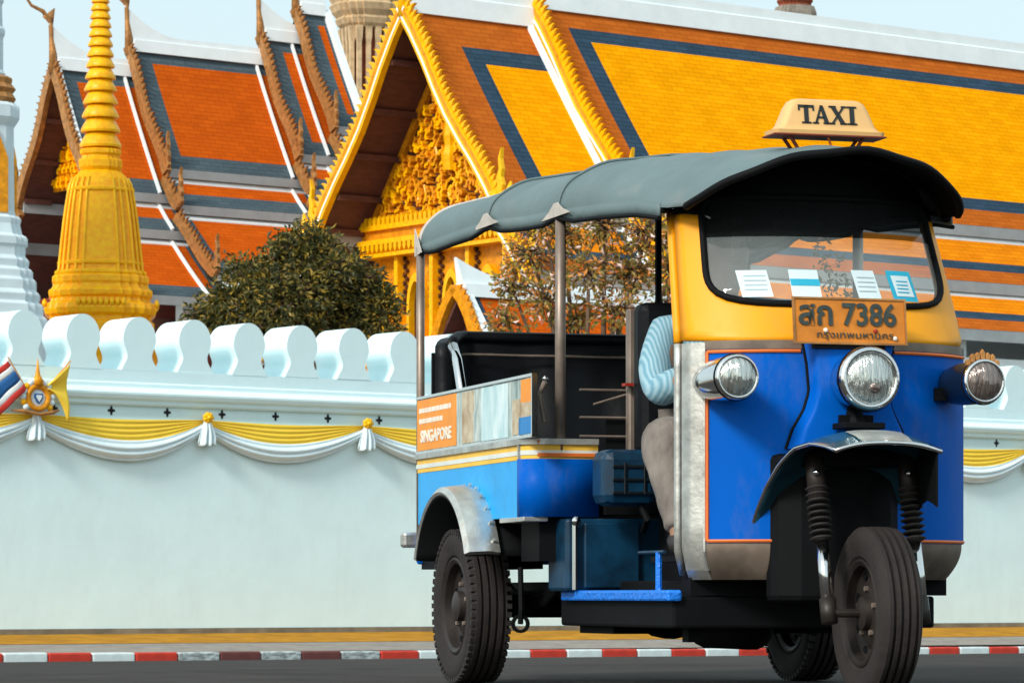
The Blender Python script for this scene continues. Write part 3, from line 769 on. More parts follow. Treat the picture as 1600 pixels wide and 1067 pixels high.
# golden chedi
DG = 60.; mg = DG/FPX
gp = at(157, HOR, DG)
gc = thing('golden_chedi', 'gilded bell-shaped chedi with tall ringed spire behind the wall', 'chedi', (gp.x, gp.y, 0), R(7))
def gz(y): return CAM_H+(HOR-y)*mg
K = mg/1.19
body = [(112, 930), (112, 640), (104, 630), (104, 560), (108, 550), (108, 535), (102, 528)]
MBk = MB(); plan_loft(MBk, [(p*K, gz(y)) for p, y in body], RED); MBk.build('base', 'gold', gc)
k = MB(); plan_loft(k, [(p*K, gz(y)) for p, y in [(98, 528), (99, 508), (93, 505), (93, 498), (101, 494), (104, 486), (101, 478), (92, 475), (90, 469), (95, 466), (96, 458), (90, 454), (86, 448), (89, 444), (89, 436), (83, 432)]], RED); k.build('base_mouldings', 'gold', gc, bevel=.015)
lp = MB()
for sx in range(4):
    c, sn = [(1, 0), (0, 1), (-1, 0), (0, -1)][sx]
    for j in range(9):
        a = -.40+.1*j
        x, y = 103*K*1.0, a*103*K
        lp.lathe([(.002, -.05), (.045, -.02), (.05, .03), (.03, .08), (.002, .11)], 5, 'Z', (x*c-y*sn, x*sn+y*c, gz(480)))
lp.build('lotus_petals', 'gold_yellow', gc, smooth=True)['kind'] = 'stuff'
k = MB(); plan_loft(k, [(p*K, gz(y)) for p, y in [(80, 432), (76, 424), (74, 405), (71, 380), (67, 350), (63, 325), (59, 305), (56, 292), (50, 281), (42, 273), (36, 268)]], RED); k.build('bell', 'gold', gc)
BP = [(80, 432), (76, 424), (74, 405), (71, 380), (67, 350), (63, 325), (59, 305), (56, 292), (50, 281)]
for x_, y_ in RED[:]:
    if max(abs(x_), abs(y_)) > .88 or abs(abs(x_)-abs(y_)) < .01:
        MB().tube([(x_*p*K*1.004, y_*p*K*1.004, gz(y)) for p, y in BP], .028, 6).build('bell_rib', 'gold_yellow', gc, smooth=True)
for yy, pp_ in ((430, 82), (415, 77), (300, 60)):
    MB().loft([[(x*r*K, y*r*K, gz(z)) for x, y in RED] for r, z in ((pp_, yy+3), (pp_+2.5, yy+1), (pp_+2.5, yy-2), (pp_, yy-4))]).build('bell_band', 'gold_yellow', gc)
k = MB(); plan_loft(k, [(p*K, gz(y)) for p, y in [(36, 268), (40, 263), (40, 252), (35, 249), (34, 245), (38, 242), (38, 236), (31, 233)]], RED); k.build('throne', 'gold', gc, bevel=.01)
y = 233.; p = 33.
i = 0
while y > -190:
    hgt = max(9, 24-.055*(233-y)); p1 = p*(1-.062)
    k = MB().lathe([(p1*.72*mg*.9, gz(y)), (p*mg*.98, gz(y-hgt*.06)), (p*mg, gz(y-hgt*.20)), (p*mg*.90, gz(y-hgt*.5)), (p1*mg*.74, gz(y-hgt*.98))], 20, 'Z')
    k.build('spire_ring', 'gold', gc, smooth=False, autos=35)
    y -= hgt; p = p1; i += 1
    if p < 7: break
MB().lathe([(p*mg*.8, gz(y)), (p*mg*.6, gz(y-40)), (p*mg*.5, gz(y-80)), (.004, gz(y-150))], 12, 'Z').build('spire_tip', 'gold', gc, smooth=True)

# white stepped chedi cut by the left edge
DW = 57.; mw = DW/FPX
wp = at(-26, HOR, DW)
wc_ = thing('white_chedi', 'white stepped chedi with gilded niche cut off by the left photo edge', 'chedi', (wp.x, wp.y, 0), R(34))
def wz(y): return CAM_H+(HOR-y)*mw
KW = mw/1.20
k = MB(); plan_loft(k, [(p*KW, wz(y)) for p, y in [(118, 930), (118, 520), (112, 512), (112, 500), (104, 494), (104, 478), (96, 474), (99, 462), (92, 455), (92, 440), (86, 436), (86, 424), (78, 420), (80, 408), (73, 402), (73, 388), (77, 384), (77, 372), (68, 368), (64, 352), (66, 342), (58, 338)]], RED); k.build('stepped_base', 'plaster_cool', wc_, bevel=.02)
k = MB(); plan_loft(k, [(p*KW, wz(y)) for p, y in [(56, 338), (54, 330), (52, 200), (55, 196), (62, 186), (62, 168), (56, 163)]], RED); k.build('niche_block', 'plaster_cool', wc_)
for ang in (0, 90, 180, 270):
    c, sn = math.cos(R(ang)), math.sin(R(ang)); nb = MB()
    q = [(-.20, wz(335)), (.20, wz(335)), (.20, wz(250)), (.0, wz(205)), (-.20, wz(250))]
    r0, r1 = 52*KW*.98, 58*KW
    nb.loft([[(r*c-a*sn, r*sn+a*c, z) for a, z in q] for r in (r0, r1)])
    nb.build('gilded_niche', 'gold_deep', wc_)
k = MB(); plan_loft(k, [(p*KW, wz(y)) for p, y in [(50, 163), (56, 155), (50, 146), (56, 140), (48, 132), (50, 124), (42, 120)]], RED); k.build('lotus_crown', 'bronze_gold', wc_)
k = MB(); plan_loft(k, [(p*KW, wz(y)) for p, y in [(36, 121), (38, 116), (34, 110), (34, 60), (37, 54), (37, 46), (33, 42), (32, 8), (35, 3), (35, -6), (28, -14), (20, -120), (3, -220)]], RED); k.build('spire', 'plaster_cool', wc_)

# stone prang behind the red roofed hall
DP = 112.; mpx = DP/FPX
pp = at(572, HOR, DP)
pr = thing('stone_prang', 'beige stone prang tower with red recesses between the two temple halls', 'tower', (pp.x, pp.y, 0), R(22))
def pz(y): return CAM_H+(HOR-y)*mpx
KP = mpx/1.16
k = MB(); plan_loft(k, [(p*KP, pz(y)) for p, y in [(95, 930), (95, 520), (88, 500), (88, 470), (80, 460), (80, 435), (72, 428), (72, 412), (76, 408), (76, 398), (62, 392), (58, 380), (58, 366), (52, 362), (52, 350), (44, 345), (40, 330), (42, 326), (42, 318), (36, 314), (36, 296), (40, 292), (40, 284), (44, 280), (44, 262), (38, 258), (42, 250), (42, 240)]], RED); k.build('stepped_base', 'stone', pr)
k = MB(); plan_loft(k, [(p*KP, pz(y)) for p, y in [(34, 240), (33, 48)]], RED); k.build('shaft', 'stone_red', pr)
for a_ in range(4):
    c, sn = [(1, 0), (0, 1), (-1, 0), (0, -1)][a_]
    for off in (-.72, -.24, .24, .72):
        x, y = 37*KP, off*37*KP
        k = MB()
        prof = [(6.5, 240), (7.5, 232), (5.5, 226), (5.5, 150), (6.6, 146), (5.5, 142), (5.5, 72), (7, 66), (8, 54), (8.5, 46)]
        k.loft([[(x*c-(y+sy*p*mpx*.62)*sn+sx*c*p*mpx*.6, x*sn+(y+sy*p*mpx*.62)*c+sx*sn*p*mpx*.6, pz(yy)) for sx, sy in SQ] for p, yy in prof])
        k.build('pilaster', 'stone', pr)
k = MB(); plan_loft(k, [(p*KP, pz(y)) for p, y in [(40, 48), (48, 42), (52, 34), (50, 30), (58, 22), (62, 12), (58, 8), (64, -4), (66, -16), (58, -20), (62, -40), (52, -60), (44, -120), (26, -180), (6, -240)]], RED); k.build('tower_head', 'stone', pr)

# stone spire showing above the ridge of the main hall
DS = 120.; ms = DS/FPX
sp_ = at(1242, HOR, DS)
ss = thing('stone_spire', 'small grey stone spire rising above the ridge near the taxi sign', 'tower', (sp_.x, sp_.y, 0), R(24))
def sz(y): return CAM_H+(HOR-y)*ms
KS = ms/1.18
k = MB(); plan_loft(k, [(p*KS, sz(y)) for p, y in [(60, 930), (58, 500), (50, 300), (44, 120), (40, 70), (38, 42), (37, 22), (33, 12)]], RED); k.build('shaft', 'stone_grey', ss)
k = MB(); plan_loft(k, [(p*KS, sz(y)) for p, y in [(29, 12), (27, 8), (31, 3), (28, -3), (24, -40), (10, -120), (2, -170)]], RED); k.build('spire_head', 'stone_red', ss)

# ------------------------------------------------------------------ trees behind the wall
def leaf_mesh(name, pts, size, mats_, seed, droop=.3):
    r = random.Random(seed); vs = []; fs = []; mi = []
    for q_ in pts:
        p, wgt = q_[0], q_[1]; od = q_[2] if len(q_) > 2 else Vector((0, 0, 0))
        for _ in range(wgt):
            s = size*r.uniform(.6, 1.3)
            d = (od*.9+Vector((r.gauss(0, .75), r.gauss(0, .75), r.gauss(0, .6)-droop))).normalized()
            u = d.cross(Vector((r.gauss(0, 1), r.gauss(0, 1), r.gauss(0, 1)))).normalized()
            nrm = d.cross(u)*.18*s
            b = p+Vector((r.gauss(0, 1), r.gauss(0, 1), r.gauss(0, 1)))*size*.55
            o = len(vs)
            vs += [tuple(b), tuple(b+d*s*.5+u*s*.20+nrm), tuple(b+d*s), tuple(b+d*s*.5-u*s*.20+nrm)]
            fs += [(o, o+1, o+2), (o, o+2, o+3)]
            m_ = 0
            x = r.random(); acc = 0
            for q, (nm, pr_) in enumerate(mats_):
                acc += pr_
                if x < acc: m_ = q; break
            mi += [m_, m_]
    me = bpy.data.meshes.new(name); me.from_pydata(vs, [], fs)
    for nm, _ in mats_: me.materials.append(M[nm])
    me.polygons.foreach_set('material_index', mi)
    return me

def tree(t, base, lobes, nleaf, size, mats_, seed, twig=.012, tw_p=.3):
    """lobes: (centre, radius); leaves gather in sprays round twig ends through each lobe"""
    r = random.Random(seed); base = Vector(base)
    top = sum((Vector(c) for c, _ in lobes), Vector())/len(lobes)
    fork = base+(top-base)*.45
    tr = MB().tube([base, base+(fork-base)*.5+Vector((.06, .02, 0)), fork], [.14, .11, .09], 9)
    tr.build('trunk', 'bark', t, smooth=True)
    lm = MB(); pts = []
    for c, rad in lobes:
        c = Vector(c); m_ = fork.lerp(c, .5)+Vector((r.uniform(-.12, .12), r.uniform(-.12, .12), -.06))
        lm.tube([fork, m_, c], [.06, .042, .02], 6)
        n = int(nleaf*rad*rad)
        for _ in range(n):
            d = Vector((r.gauss(0, 1), r.gauss(0, 1), r.gauss(0, 1))).normalized()
            rr = rad*r.random()**.42*(.82+.34*r.random())
            if r.random() < .18: rr *= 1.32
            e = c+Vector((d.x*rr, d.y*rr, d.z*rr*.95))
            if r.random() < tw_p: lm.tube([c+(e-c)*.15, c.lerp(e, .6)+Vector((r.uniform(-.09, .09), r.uniform(-.09, .09), r.uniform(-.02, .09))), e], [twig*1.4, twig, twig*.5], 4)
            pts.append((e, r.randint(5, 10), d))
    lm.build('limbs', 'bark', t, smooth=True)
    lf = link('crown', leaf_mesh('crown', pts, size, mats_, seed+1), None, t)
    return lf
D1 = 55.
t1 = thing('leafy_tree', 'dense dark green tree behind the wall left of the gilded gable', 'tree', at(465, HOR, D1)-Vector((0, 0, .46)))
def rel(t, px, py, Y): return at(px, py, Y)-Vector(t.location)
lob = [(rel(t1, x, y, D1+dy), r_) for x, y, r_, dy in [(478, 398, .42, 0), (435, 418, .40, .4), (525, 428, .42, -.2), (390, 448, .42, .1), (560, 470, .46, .3), (345, 482, .34, 0), (455, 470, .62, -.3), (510, 500, .6, .2), (400, 505, .5, -.2), (590, 505, .36, 0), (480, 366, .20, 0), (318, 500, .24, .2), (505, 385, .2, .1), (445, 380, .16, 0), (375, 420, .2, .2), (580, 440, .2, 0), (550, 410, .16, .1), (605, 470, .16, 0)]]
tree(t1, (0, 0, 0), lob, 950, .115, [('leaf_dark', .66), ('leaf_sun', .13), ('leaf_olive', .21)], 11)
D2 = 49.5
t2 = thing('flowering_tree', 'sparse tree with rusty leaves, pale blossoms and bare branches seen through the tuk-tuk', 'tree', at(930, HOR, D2)-Vector((0, 0, .46)))
lob = [(rel(t2, x, y, D2+dy), r_) for x, y, r_, dy in [(830, 400, .36, 0), (880, 365, .34, .3), (945, 350, .36, 0), (1010, 365, .40, .2), (1050, 420, .38, 0), (800, 450, .30, .2), (850, 470, .34, -.2), (990, 430, .40, .3), (920, 430, .32, -.1), (1040, 490, .34, 0), (790, 500, .26, 0), (900, 500, .3, .2), (960, 490, .3, 0), (850, 350, .25, 0), (1080, 360, .3, 0)]]
tree(t2, (0, 0, 0), lob, 430, .105, [('leaf_olive', .56), ('leaf_rust', .26), ('leaf_sun', .06), ('blossom', .10)], 23, twig=.013, tw_p=.75)
#PART5
# ------------------------------------------------------------------ tuk-tuk (local +X forward, -Y the side facing left in the photo)
tk = thing('tuk_tuk', 'blue and yellow three-wheeled taxi with grey canopy parked on the road', 'tuk-tuk', RA, VROT)
def emp(name, parent, loc=(0, 0, 0), rz=0):
    o = bpy.data.objects.new(name, None); COL.objects.link(o); o.parent = parent; o.location = loc; o.rotation_euler = (0, 0, rz); o.empty_display_size = .1
    return o

# --- wheels
def wheel(name, loc, rad, wid, rz=0., front=False):
    w = emp(name, tk, loc, rz)
    h = wid/2; k = MB(); prof = [(rad*.60, -h*.62), (rad*.66, -h*.86), (rad*.80, -h), (rad*.90, -h*.97), (rad*.955, -h*.86), (rad*.985, -h*.74)]
    ng = 4
    for i in range(ng):
        a = -h*.70+h*1.40*i/ng; b = -h*.70+h*1.40*(i+1)/ng
        rr = rad*(1-.012*abs((a+b)/2/h)**2)
        prof += [(rr, a), (rr, b-.012), (rr-.012, b-.010), (rr-.012, b-.002)]
    prof += [(rad*.985, h*.74), (rad*.955, h*.86), (rad*.90, h*.97), (rad*.80, h), (rad*.66, h*.86), (rad*.60, h*.62)]
    k.lathe(prof, 48, 'Y', cap=False)
    ty = k.build('tyre', 'rubber_dusty', w, smooth=False, autos=28)
    lug = MB()
    nl = 0 if front else 56
    for i in range(nl):
        a = 2*math.pi*i/nl
        for s in (-1, 1):
            c = Vector((math.cos(a)*rad*.962, s*h*.84, math.sin(a)*rad*.962))
            u = Vector((-math.sin(a), 0, math.cos(a))); n = Vector((math.cos(a), 0, math.sin(a)))
            q = []
            for du, dn, dy in [(-1, -1, -1), (1, -1, -1), (1, 1, -1), (-1, 1, -1), (-1, -1, 1), (1, -1, 1), (1, 1, 1), (-1, 1, 1)]:
                q.append(c+u*du*.009+n*dn*.008+Vector((0, dy*.010, 0)))
            lug.add(q, [(0, 3, 2, 1), (4, 5, 6, 7), (0, 1, 5, 4), (1, 2, 6, 5), (2, 3, 7, 6), (3, 0, 4, 7)])
    if nl: lug.build('tread_lugs', 'rubber', w)['kind'] = 'stuff'
    rim = emp('rim', w)
    for s in (-1, 1):
        k = MB().lathe([(rad*.60, s*h*.60), (rad*.63, s*h*.80), (rad*.60, s*h*.84), (rad*.55, s*h*.74), (rad*.53, s*h*.35), (rad*.42, s*h*.22), (rad*.34, s*h*.40), (rad*.20, s*h*.46), (rad*.19, s*h*.74), (rad*.10, s*h*.86), (.002, s*h*.88)], 32, 'Y', cap=False)
        k.build('rim_disc', 'rim_dark', rim, smooth=False, autos=30)
        for j in range(5):
            a = 2*math.pi*j/5; r2 = rad*.28
            MB().lathe([(.009, s*h*.40), (.009, s*h*.58), (.002, s*h*.60)], 6, 'Y', (math.sin(a)*r2, 0, math.cos(a)*r2)).build('wheel_nut', 'steel_grey', rim)
        for j in range(8):
            a = 2*math.pi*(j+.5)/8; r2 = rad*.47
            MB().lathe([(.016, s*h*.27), (.016, s*h*.32), (.002, s*h*.321)], 8, 'Y', (math.sin(a)*r2, 0, math.cos(a)*r2)).build('rim_hole', 'black', rim)
    return w
wheel('rear_wheel', (-.06, -.665, .282), .282, .155)
wheel('rear_wheel', (-.06, .640, .282), .282, .155)
FW = (2.25, -.012, .266)
wheel('front_wheel', FW, .266, .135, R(-3), True)
MB().tube([(-.06, -.6, .282), (-.06, .6, .282)], .045, 10).build('rear_axle', 'black', tk)
MB().lathe([(.06, -.10), (.13, -.06), (.13, .06), (.06, .10)], 16, 'X', (0, .08, .29)).build('differential', 'black', tk, smooth=True)
for s in (-1, 1):
    k = MB()
    for j in range(4): k.tube([(-.42, s*.46, .40-.012*j), (-.2, s*.46, .335-.014*j), (0, s*.46, .325-.014*j), (.2, s*.46, .335-.014*j), (.42, s*.46, .40-.012*j)], .012, 6)
    k.build('leaf_spring', 'black', tk)
# --- chassis
for s in (-1, 1):
    MB().box(-.78, 1.72, s*.34-.03, s*.34+.03, .30, .37).build('chassis_rail', 'black', tk, bevel=.005)
MB().box(.52, 1.74, -.50, .40, .215, .318).build('floor_pan', 'black', tk, bevel=.01)
MB().box(.62, 1.0, -.46, .40, .19, .215).build('floor_crossmember', 'black', tk)
MB().lathe([(.05, -.25), (.075, -.22), (.075, .22), (.05, .25)], 14, 'X', (1.22, -.12, .215)).build('silencer', 'black', tk, smooth=True)
MB().box(1.60, 1.66, -.42, -.37, .17, .26).build('jacking_bracket', 'black', tk)
MB().tube([(.36, -.60, .42), (.37, -.60, .27), (.36, -.60, .22)], .01, 6).build('cable', 'black', tk)
k = MB().lathe([(.022, -.008), (.033, -.008), (.033, .008), (.022, .008), (.022, -.008)], 16, 'X', (.36, -.60, .22), cap=False); k.build('towing_ring', 'black', tk)
# blue step along the near side
MB().box(.60, 1.76, -.525, -.475, .302, .338).build('side_step', 'step_blue', tk, bevel=.008)
MB().tube([(1.60, -.50, .33), (1.60, -.50, .46)], .011, 8).build('step_post', 'step_blue', tk)
MB().tube([(1.40, -.50, .46), (1.66, -.50, .46)], .006, 8).build('step_rail', 'paint_blue_dull', tk)

# --- rear body
def body_outline(y=.68, x0=-.78, x1=.70, r=.07, yin=.42):
    p = [(x0, 0)]
    p = [(x0+.0, -y)]+[(x1-r, -y)]+[(x1-r+r*math.sin(R(15*i)), -y+r-r*math.cos(R(15*i))) for i in range(1, 7)]+[(x1, -yin)]
    return p
def side_band(name, m, z0, z1, off, parent=tk, mirror=False, x0=-.78, xs=None):
    s = 1 if mirror else -1
    q = body_outline(); k = MB(); secs = []
    q = [(max(x0, x), y) for x, y in q]
    n = len(q)
    for i, (x, y) in enumerate(q):
        # outward normal
        a = q[max(0, i-1)]; b = q[min(n-1, i+1)]; dx, dy = b[0]-a[0], b[1]-a[1]; l = math.hypot(dx, dy) or 1
        nx, ny = dy/l, -dx/l
        secs.append([(x+nx*off, -s*(y+ny*off), z0), (x+nx*off, -s*(y+ny*off), z1), (x+nx*(off-.02), -s*(y+ny*(off-.02)), z1), (x+nx*(off-.02), -s*(y+ny*(off-.02)), z0)])
    k.loft(secs)
    return k.build(name, m, parent, autos=30)
for mir in (False, True):
    s = 1 if mir else -1
    # lower blue panel, with the arch cut out of its lower edge
    k = MB(); AC, AR, AZ = .0, .40, .31
    def side_panel(u, v):
        x = -.775+(.70-.07+.775)*u
        d = abs(x-AC); zb_ = .592
        if d < AR: zb_ = max(zb_, AZ+math.sqrt(AR*AR-d*d)-.005)
        return (x, s*.68, zb_+(.792-zb_)*v)
    k.grid(side_panel, 60, 4)
    k.build('side_panel', 'paint_blue_lit', tk, solid=.015 if s < 0 else -.015)
    q = [p for p in body_outline() if p[0] > .62]
    k = MB()
    k.loft([[(x, -s*y, z) for x, y in q] for z in (.592, .792)], False, False)
    k.build('front_return_panel', 'paint_blue', tk, smooth=True, solid=.012 if s > 0 else -.012)
    MB().box(.628, .640, min(s*.678, s*.690), max(s*.678, s*.690), .595, .862).build('joint_strip', 'silver', tk)
    side_band('trim_stripe', 'stripe_yellow', .790, .806, .002, mirror=mir)
    side_band('trim_stripe', 'stripe_white', .806, .822, .004, mirror=mir)
    side_band('trim_stripe', 'stripe_yellow', .822, .842, .003, mirror=mir)
    side_band('trim_rail', 'silver', .842, .862, .012, mirror=mir)
    MB().box(.40, .70, min(s*.60, s*.69), max(s*.60, s*.69), .575, .592).build('sill_strip', 'silver', tk, bevel=.004)
    # orange lines across the forward-facing return
    for z in (.800, .846):
        MB().box(.7045, .7085, min(s*.42, s*.64), max(s*.42, s*.64), z, z+.012).build('pinstripe', 'stripe_orange', tk)
    # arch flare over the rear wheel
    k = MB(); secs = []; secs2 = []
    for i in range(25):
        a = R(158-i*(158-24)/24)
        c, sn = math.cos(a), math.sin(a)
        ro = AR+.0
        secs.append([(AC+ro*c, s*.675, AZ+ro*sn), (AC+(ro+.012)*c, s*.72, AZ+(ro+.012)*sn), (AC+(ro+.004)*c, s*.79, AZ+(ro+.004)*sn), (AC+(ro-.015)*c, s*.805, AZ+(ro-.015)*sn), (AC+(ro-.025)*c, s*.80, AZ+(ro-.025)*sn), (AC+(ro-.014)*c, s*.72, AZ+(ro-.014)*sn), (AC+(ro-.02)*c, s*.675, AZ+(ro-.02)*sn)])
        secs2.append([(AC+(ro-.027)*c, s*.40, AZ+(ro-.027)*sn), (AC+(ro-.027)*c, s*.798, AZ+(ro-.027)*sn)])
    k.loft(secs); k.build('wheel_arch', 'silver', tk, autos=40)
    MB().loft(secs2, False, False).build('arch_liner', 'black', tk, smooth=True, solid=.006)
    rb = MB()
    for i in range(12):
        a = R(30+i*11); rb.lathe([(.006, 0), (.006, .01), (.002, .012)], 6, 'Y', (AC+(AR+.013)*math.cos(a), s*.70, AZ+(AR+.013)*math.sin(a)))
    rb.build('arch_rivets', 'silver', tk)
    # dark under-body skirt
    MB().box(.44, .66, min(s*.30, s*.62), max(s*.30, s*.62), .44, .59).build('body_skirt', 'black', tk)
    MB().box(-.79, -.36, min(s*.30, s*.66), max(s*.30, s*.66), .42, .60).build('body_skirt', 'black', tk)
MB().box(-.80, -.775, -.68, .68, .44, .90).build('tail_panel', 'paint_blue', tk, bevel=.01)
MB().box(-.78, .62, -.665, .665, .60, .625).build('passenger_floor', 'black', tk)
MB().box(-.86, -.80, -.73, .73, .505, .565).build('rear_bumper', 'silver', tk, bevel=.012)
for s in (-1, 1): MB().box(-.80, -.70, s*.5-.03, s*.5+.03, .50, .56).build('bumper_bracket', 'black', tk)
# engine cover boxes between rear body and step
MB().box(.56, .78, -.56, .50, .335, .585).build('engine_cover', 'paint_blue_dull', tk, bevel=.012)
MB().box(.785, .80, -.50, -.30, .345, .57).build('cover_panel', 'paint_blue_dull', tk, bevel=.006)
MB().tube([(.80, -.535, .34), (.80, -.535, .57)], .009, 8).build('stay_rod', 'chrome', tk)
MB().lathe([(.002, 0), (.016, .004), (.016, .02), (.002, .026)], 10, 'X', (.80, -.535, .575)).build('stay_knob', 'chrome', tk)
# blue tank by the driver seat
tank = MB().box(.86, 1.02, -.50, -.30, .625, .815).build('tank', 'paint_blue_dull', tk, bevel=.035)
for j in range(3): MB().box(1.018, 1.026, -.47, -.33, .66+.045*j, .672+.045*j).build('tank_rib', 'black_gloss', tank, bevel=.003)
for j in range(2): MB().box(1.018, 1.027, -.43+.07*j, -.42+.07*j, .66, .77).build('tank_rib', 'black_gloss', tank, bevel=.003)
MB().tube([(.98, -.36, .63), (1.0, -.34, .58), (.9, -.32, .54)], .012, 6).build('tank_hose', 'black', tk)

# --- printed side panel
ad = emp('advert_panel', tk)
MB().box(-.752, .802, -.686, -.674, .870, 1.070).build('board', 'ad_photo', ad)
YA = -.6885
def adbox(name, m, x0, x1, z0, z1, y=YA): return MB().box(x0, x1, y, -.6862, z0, z1).build(name, m, ad)
adbox('orange_print', 'ad_orange', -.748, -.185, .874, 1.066)
adbox('photo_strip', 'ad_tan', -.10, .055, .876, 1.062)
adbox('photo_strip', 'ad_water', .16, .50, .874, 1.064)
adbox('photo_strip', 'ad_tan', .56, .66, .878, 1.0)
adbox('photo_strip', 'ad_orange', .665, .797, .985, 1.064)
adbox('photo_strip', 'ad_tan', .67, .797, .935, .985)
adbox('photo_strip', 'ad_blue', .64, .797, .876, .935)
adbox('photo_strip', 'ad_photo', .055, .16, .876, .99)
tb = [(-.715, 1.025, 'print_line', .46, .018), (-.715, .985, 'print_line', .34, .018)]
for x, z, nm, l, hh in tb:
    rr = random.Random(int(z*1000)); xx = x
    while xx < x+l:
        wl = rr.uniform(.03, .07); adbox('print_word', 'ad_white', xx, min(x+l, xx+wl), z-hh/2, z+hh/2, YA-.001); xx += wl+.008
def put_text(body, size, m, parent, loc, rx=R(90), rz=0., sx=1., name='lettering', bold=0., mirror=False, depth=.001):
    me = text_mesh(body, size, name, depth, bold=bold); me.materials.clear(); me.materials.append(M[m])
    o = bpy.data.objects.new(name, me); COL.objects.link(o); o.parent = parent
    o.location = loc; o.rotation_euler = (rx, 0, rz); o.scale = (sx, 1, 1)
    return o
put_text('SINGAPORE', .062, 'ad_white', ad, (-.47, YA-.001, .905), sx=1.35, bold=.002)
fr = MB()
for (x0, x1, z0, z1) in [(-.76, .81, .862, .870), (-.76, .81, 1.070, 1.080), (.802, .812, .870, 1.070)]: fr.box(x0, x1, -.692, -.672, z0, z1)
fr.build('panel_edge', 'chrome', ad)
MB().box(-.752, .802, .674, .686, .870, 1.070).build('side_guard', 'ad_orange', tk)

# --- canopy
SEC = [(-.80, .668, 1.655, 1.885), (-.42, .632, 1.672, 1.885), (-.05, .60, 1.680, 1.880), (.33, .578, 1.655, 1.865), (.70, .560, 1.640, 1.852), (1.10, .545, 1.618, 1.835), (1.45, .525, 1.592, 1.805), (1.80, .502, 1.560, 1.762), (1.98, .470, 1.555, 1.735)]
NP = 40
def arch_pts(hw, ze, zc, fr=0.):
    res = []
    for i in range(NP+1):
        a = math.pi*i/NP
        ca, sa = math.cos(a), math.sin(a)
        y = -hw*math.copysign(abs(ca)**(.72+.30*fr), ca); z = ze+(zc-ze)*abs(sa)**(.80+.75*fr)
        res.append((y, z))
    return res
def interp(x):
    for a, b in zip(SEC, SEC[1:]):
        if a[0] <= x <= b[0]:
            f_ = (x-a[0])/(b[0]-a[0]); return [a[i]+(b[i]-a[i])*f_ for i in range(1, 4)]
    return list(SEC[-1][1:])
RIBS = [-.80, -.05, .70, 1.80]
def canopy(x, i, off):
    hw, ze, zc = interp(min(x, 1.98))
    # cloth sags a little between the hoops
    sg = 0
    for a, b in zip(RIBS, RIBS[1:]):
        if a < x < b: sg = math.sin(math.pi*(x-a)/(b-a))**.6*.016
    y, z = arch_pts(hw-off, ze-off*.2, zc-off-sg, max(0, min(1, (x-.9)/.95)))[i]
    # the front curls forward over the windscreen: crown runs further than the corners
    xx = x
    if x > 1.45:
        t = (x-1.45)/.53; k_ = max(0, math.sin(math.pi*i/NP))
        xx = 1.45+t*(.32+.30*k_**1.2); z -= .02*t*t*k_
    rip = .004*math.sin(x*23+i*.9)*math.sin(math.pi*i/NP)
    return Vector((xx, y, z+rip))
xs = sorted(set([round(-.80+.075*i, 4) for i in range(38)]+[1.98]+[-.05, .70]))
xs = [x for x in xs if x <= 1.98]
k = MB().loft([[canopy(x, i, 0) for i in range(NP+1)] for x in xs], False, False)
cn = k.build('canopy', 'canvas', tk, smooth=True)
MB().loft([[canopy(x, i, .014) for i in range(NP+1)] for x in xs], False, False).build('canopy_lining', 'lining', tk, smooth=True)
# seams over the hoops, hems
for x in (-.05, .70): MB().tube([canopy(x, i, -.004) for i in range(NP+1)], .006, 6).build('seam', 'canvas', cn, smooth=True)
for x in (-.795,): MB().tube([canopy(x, i, .004) for i in range(NP+1)], .012, 6).build('rear_hem', 'canvas_hem', cn, smooth=True)
MB().tube([canopy(1.98, i, .004) for i in range(NP+1)], .013, 6).build('front_hem', 'black', cn, smooth=True)
for i0, s in ((0, -1), (NP, 1)):
    def hem(u, v):
        x = -.80+2.55*u; p = canopy(x, i0, 0)
        d = min(abs(x-r_) for r_ in RIBS[:3]); sc_ = .030-.020*max(0, 1-d/.16)
        return (p.x, p.y+s*(.004), p.z+.012-(sc_+.012)*v)
    MB().grid(hem, 60, 2).build('eave_hem', 'canvas', cn, smooth=True, solid=.006)
    MB().tube([tuple(Vector(hem(u/40, 1))+Vector((0, 0, -.004))) for u in range(41)], .008, 6).build('eave_piping', 'black', cn)
    for x in (-.05, .70):
        p = canopy(x, i0, 0)
        MB().prism([(p.x-.17, p.z-.012), (p.x-.08, p.z+.010), (p.x-.02, p.z+.036), (p.x+.02, p.z+.036), (p.x+.08, p.z+.010), (p.x+.17, p.z-.012)], 1, p.y+s*.011, p.y+s*.015).build('corner_patch', 'canvas_hem', cn)
    p = canopy(-.80, i0, 0)
    MB().prism([(p.x-.012, p.z-.03), (p.x-.012, p.z+.08), (p.x+.05, p.z+.02), (p.x+.09, p.z-.02)], 1, p.y+s*.011, p.y+s*.015).build('corner_patch', 'canvas_hem', cn)
for x in (-.80, -.05, .70, 1.72):
    MB().tube([canopy(x, i, .03) for i in range(2, NP-1)], .011, 6).build('roof_hoop', 'black', tk, smooth=True)
for i0 in (0, NP):
    MB().tube([canopy(x, i0, .016)+Vector((0, 0, -.004)) for x in xs if x < 1.8], .013, 8).build('eave_rail', 'black', tk, smooth=True)
for s in (-1, 1):
    MB().tube([(-.775, s*.668, .50), (-.775, s*.668, 1.66)], .016, 10).build('rear_post', 'steel_grey', tk, smooth=True)
    MB().tube([(.685, s*.552, .80), (.69, s*.552, 1.64)], .019, 12).build('middle_post', 'steel_grey', tk, smooth=True)
MB().tube([(.66, -.60, .92), (.65, -.615, 1.02), (.665, -.60, 1.06)], .010, 8).build('grab_handle', 'steel_grey', tk)
MB().lathe([(.002, -.01), (.012, 0), (.002, .012)], 8, 'Z', (.665, -.60, 1.07)).build('handle_knob', 'chrome', tk, smooth=True)

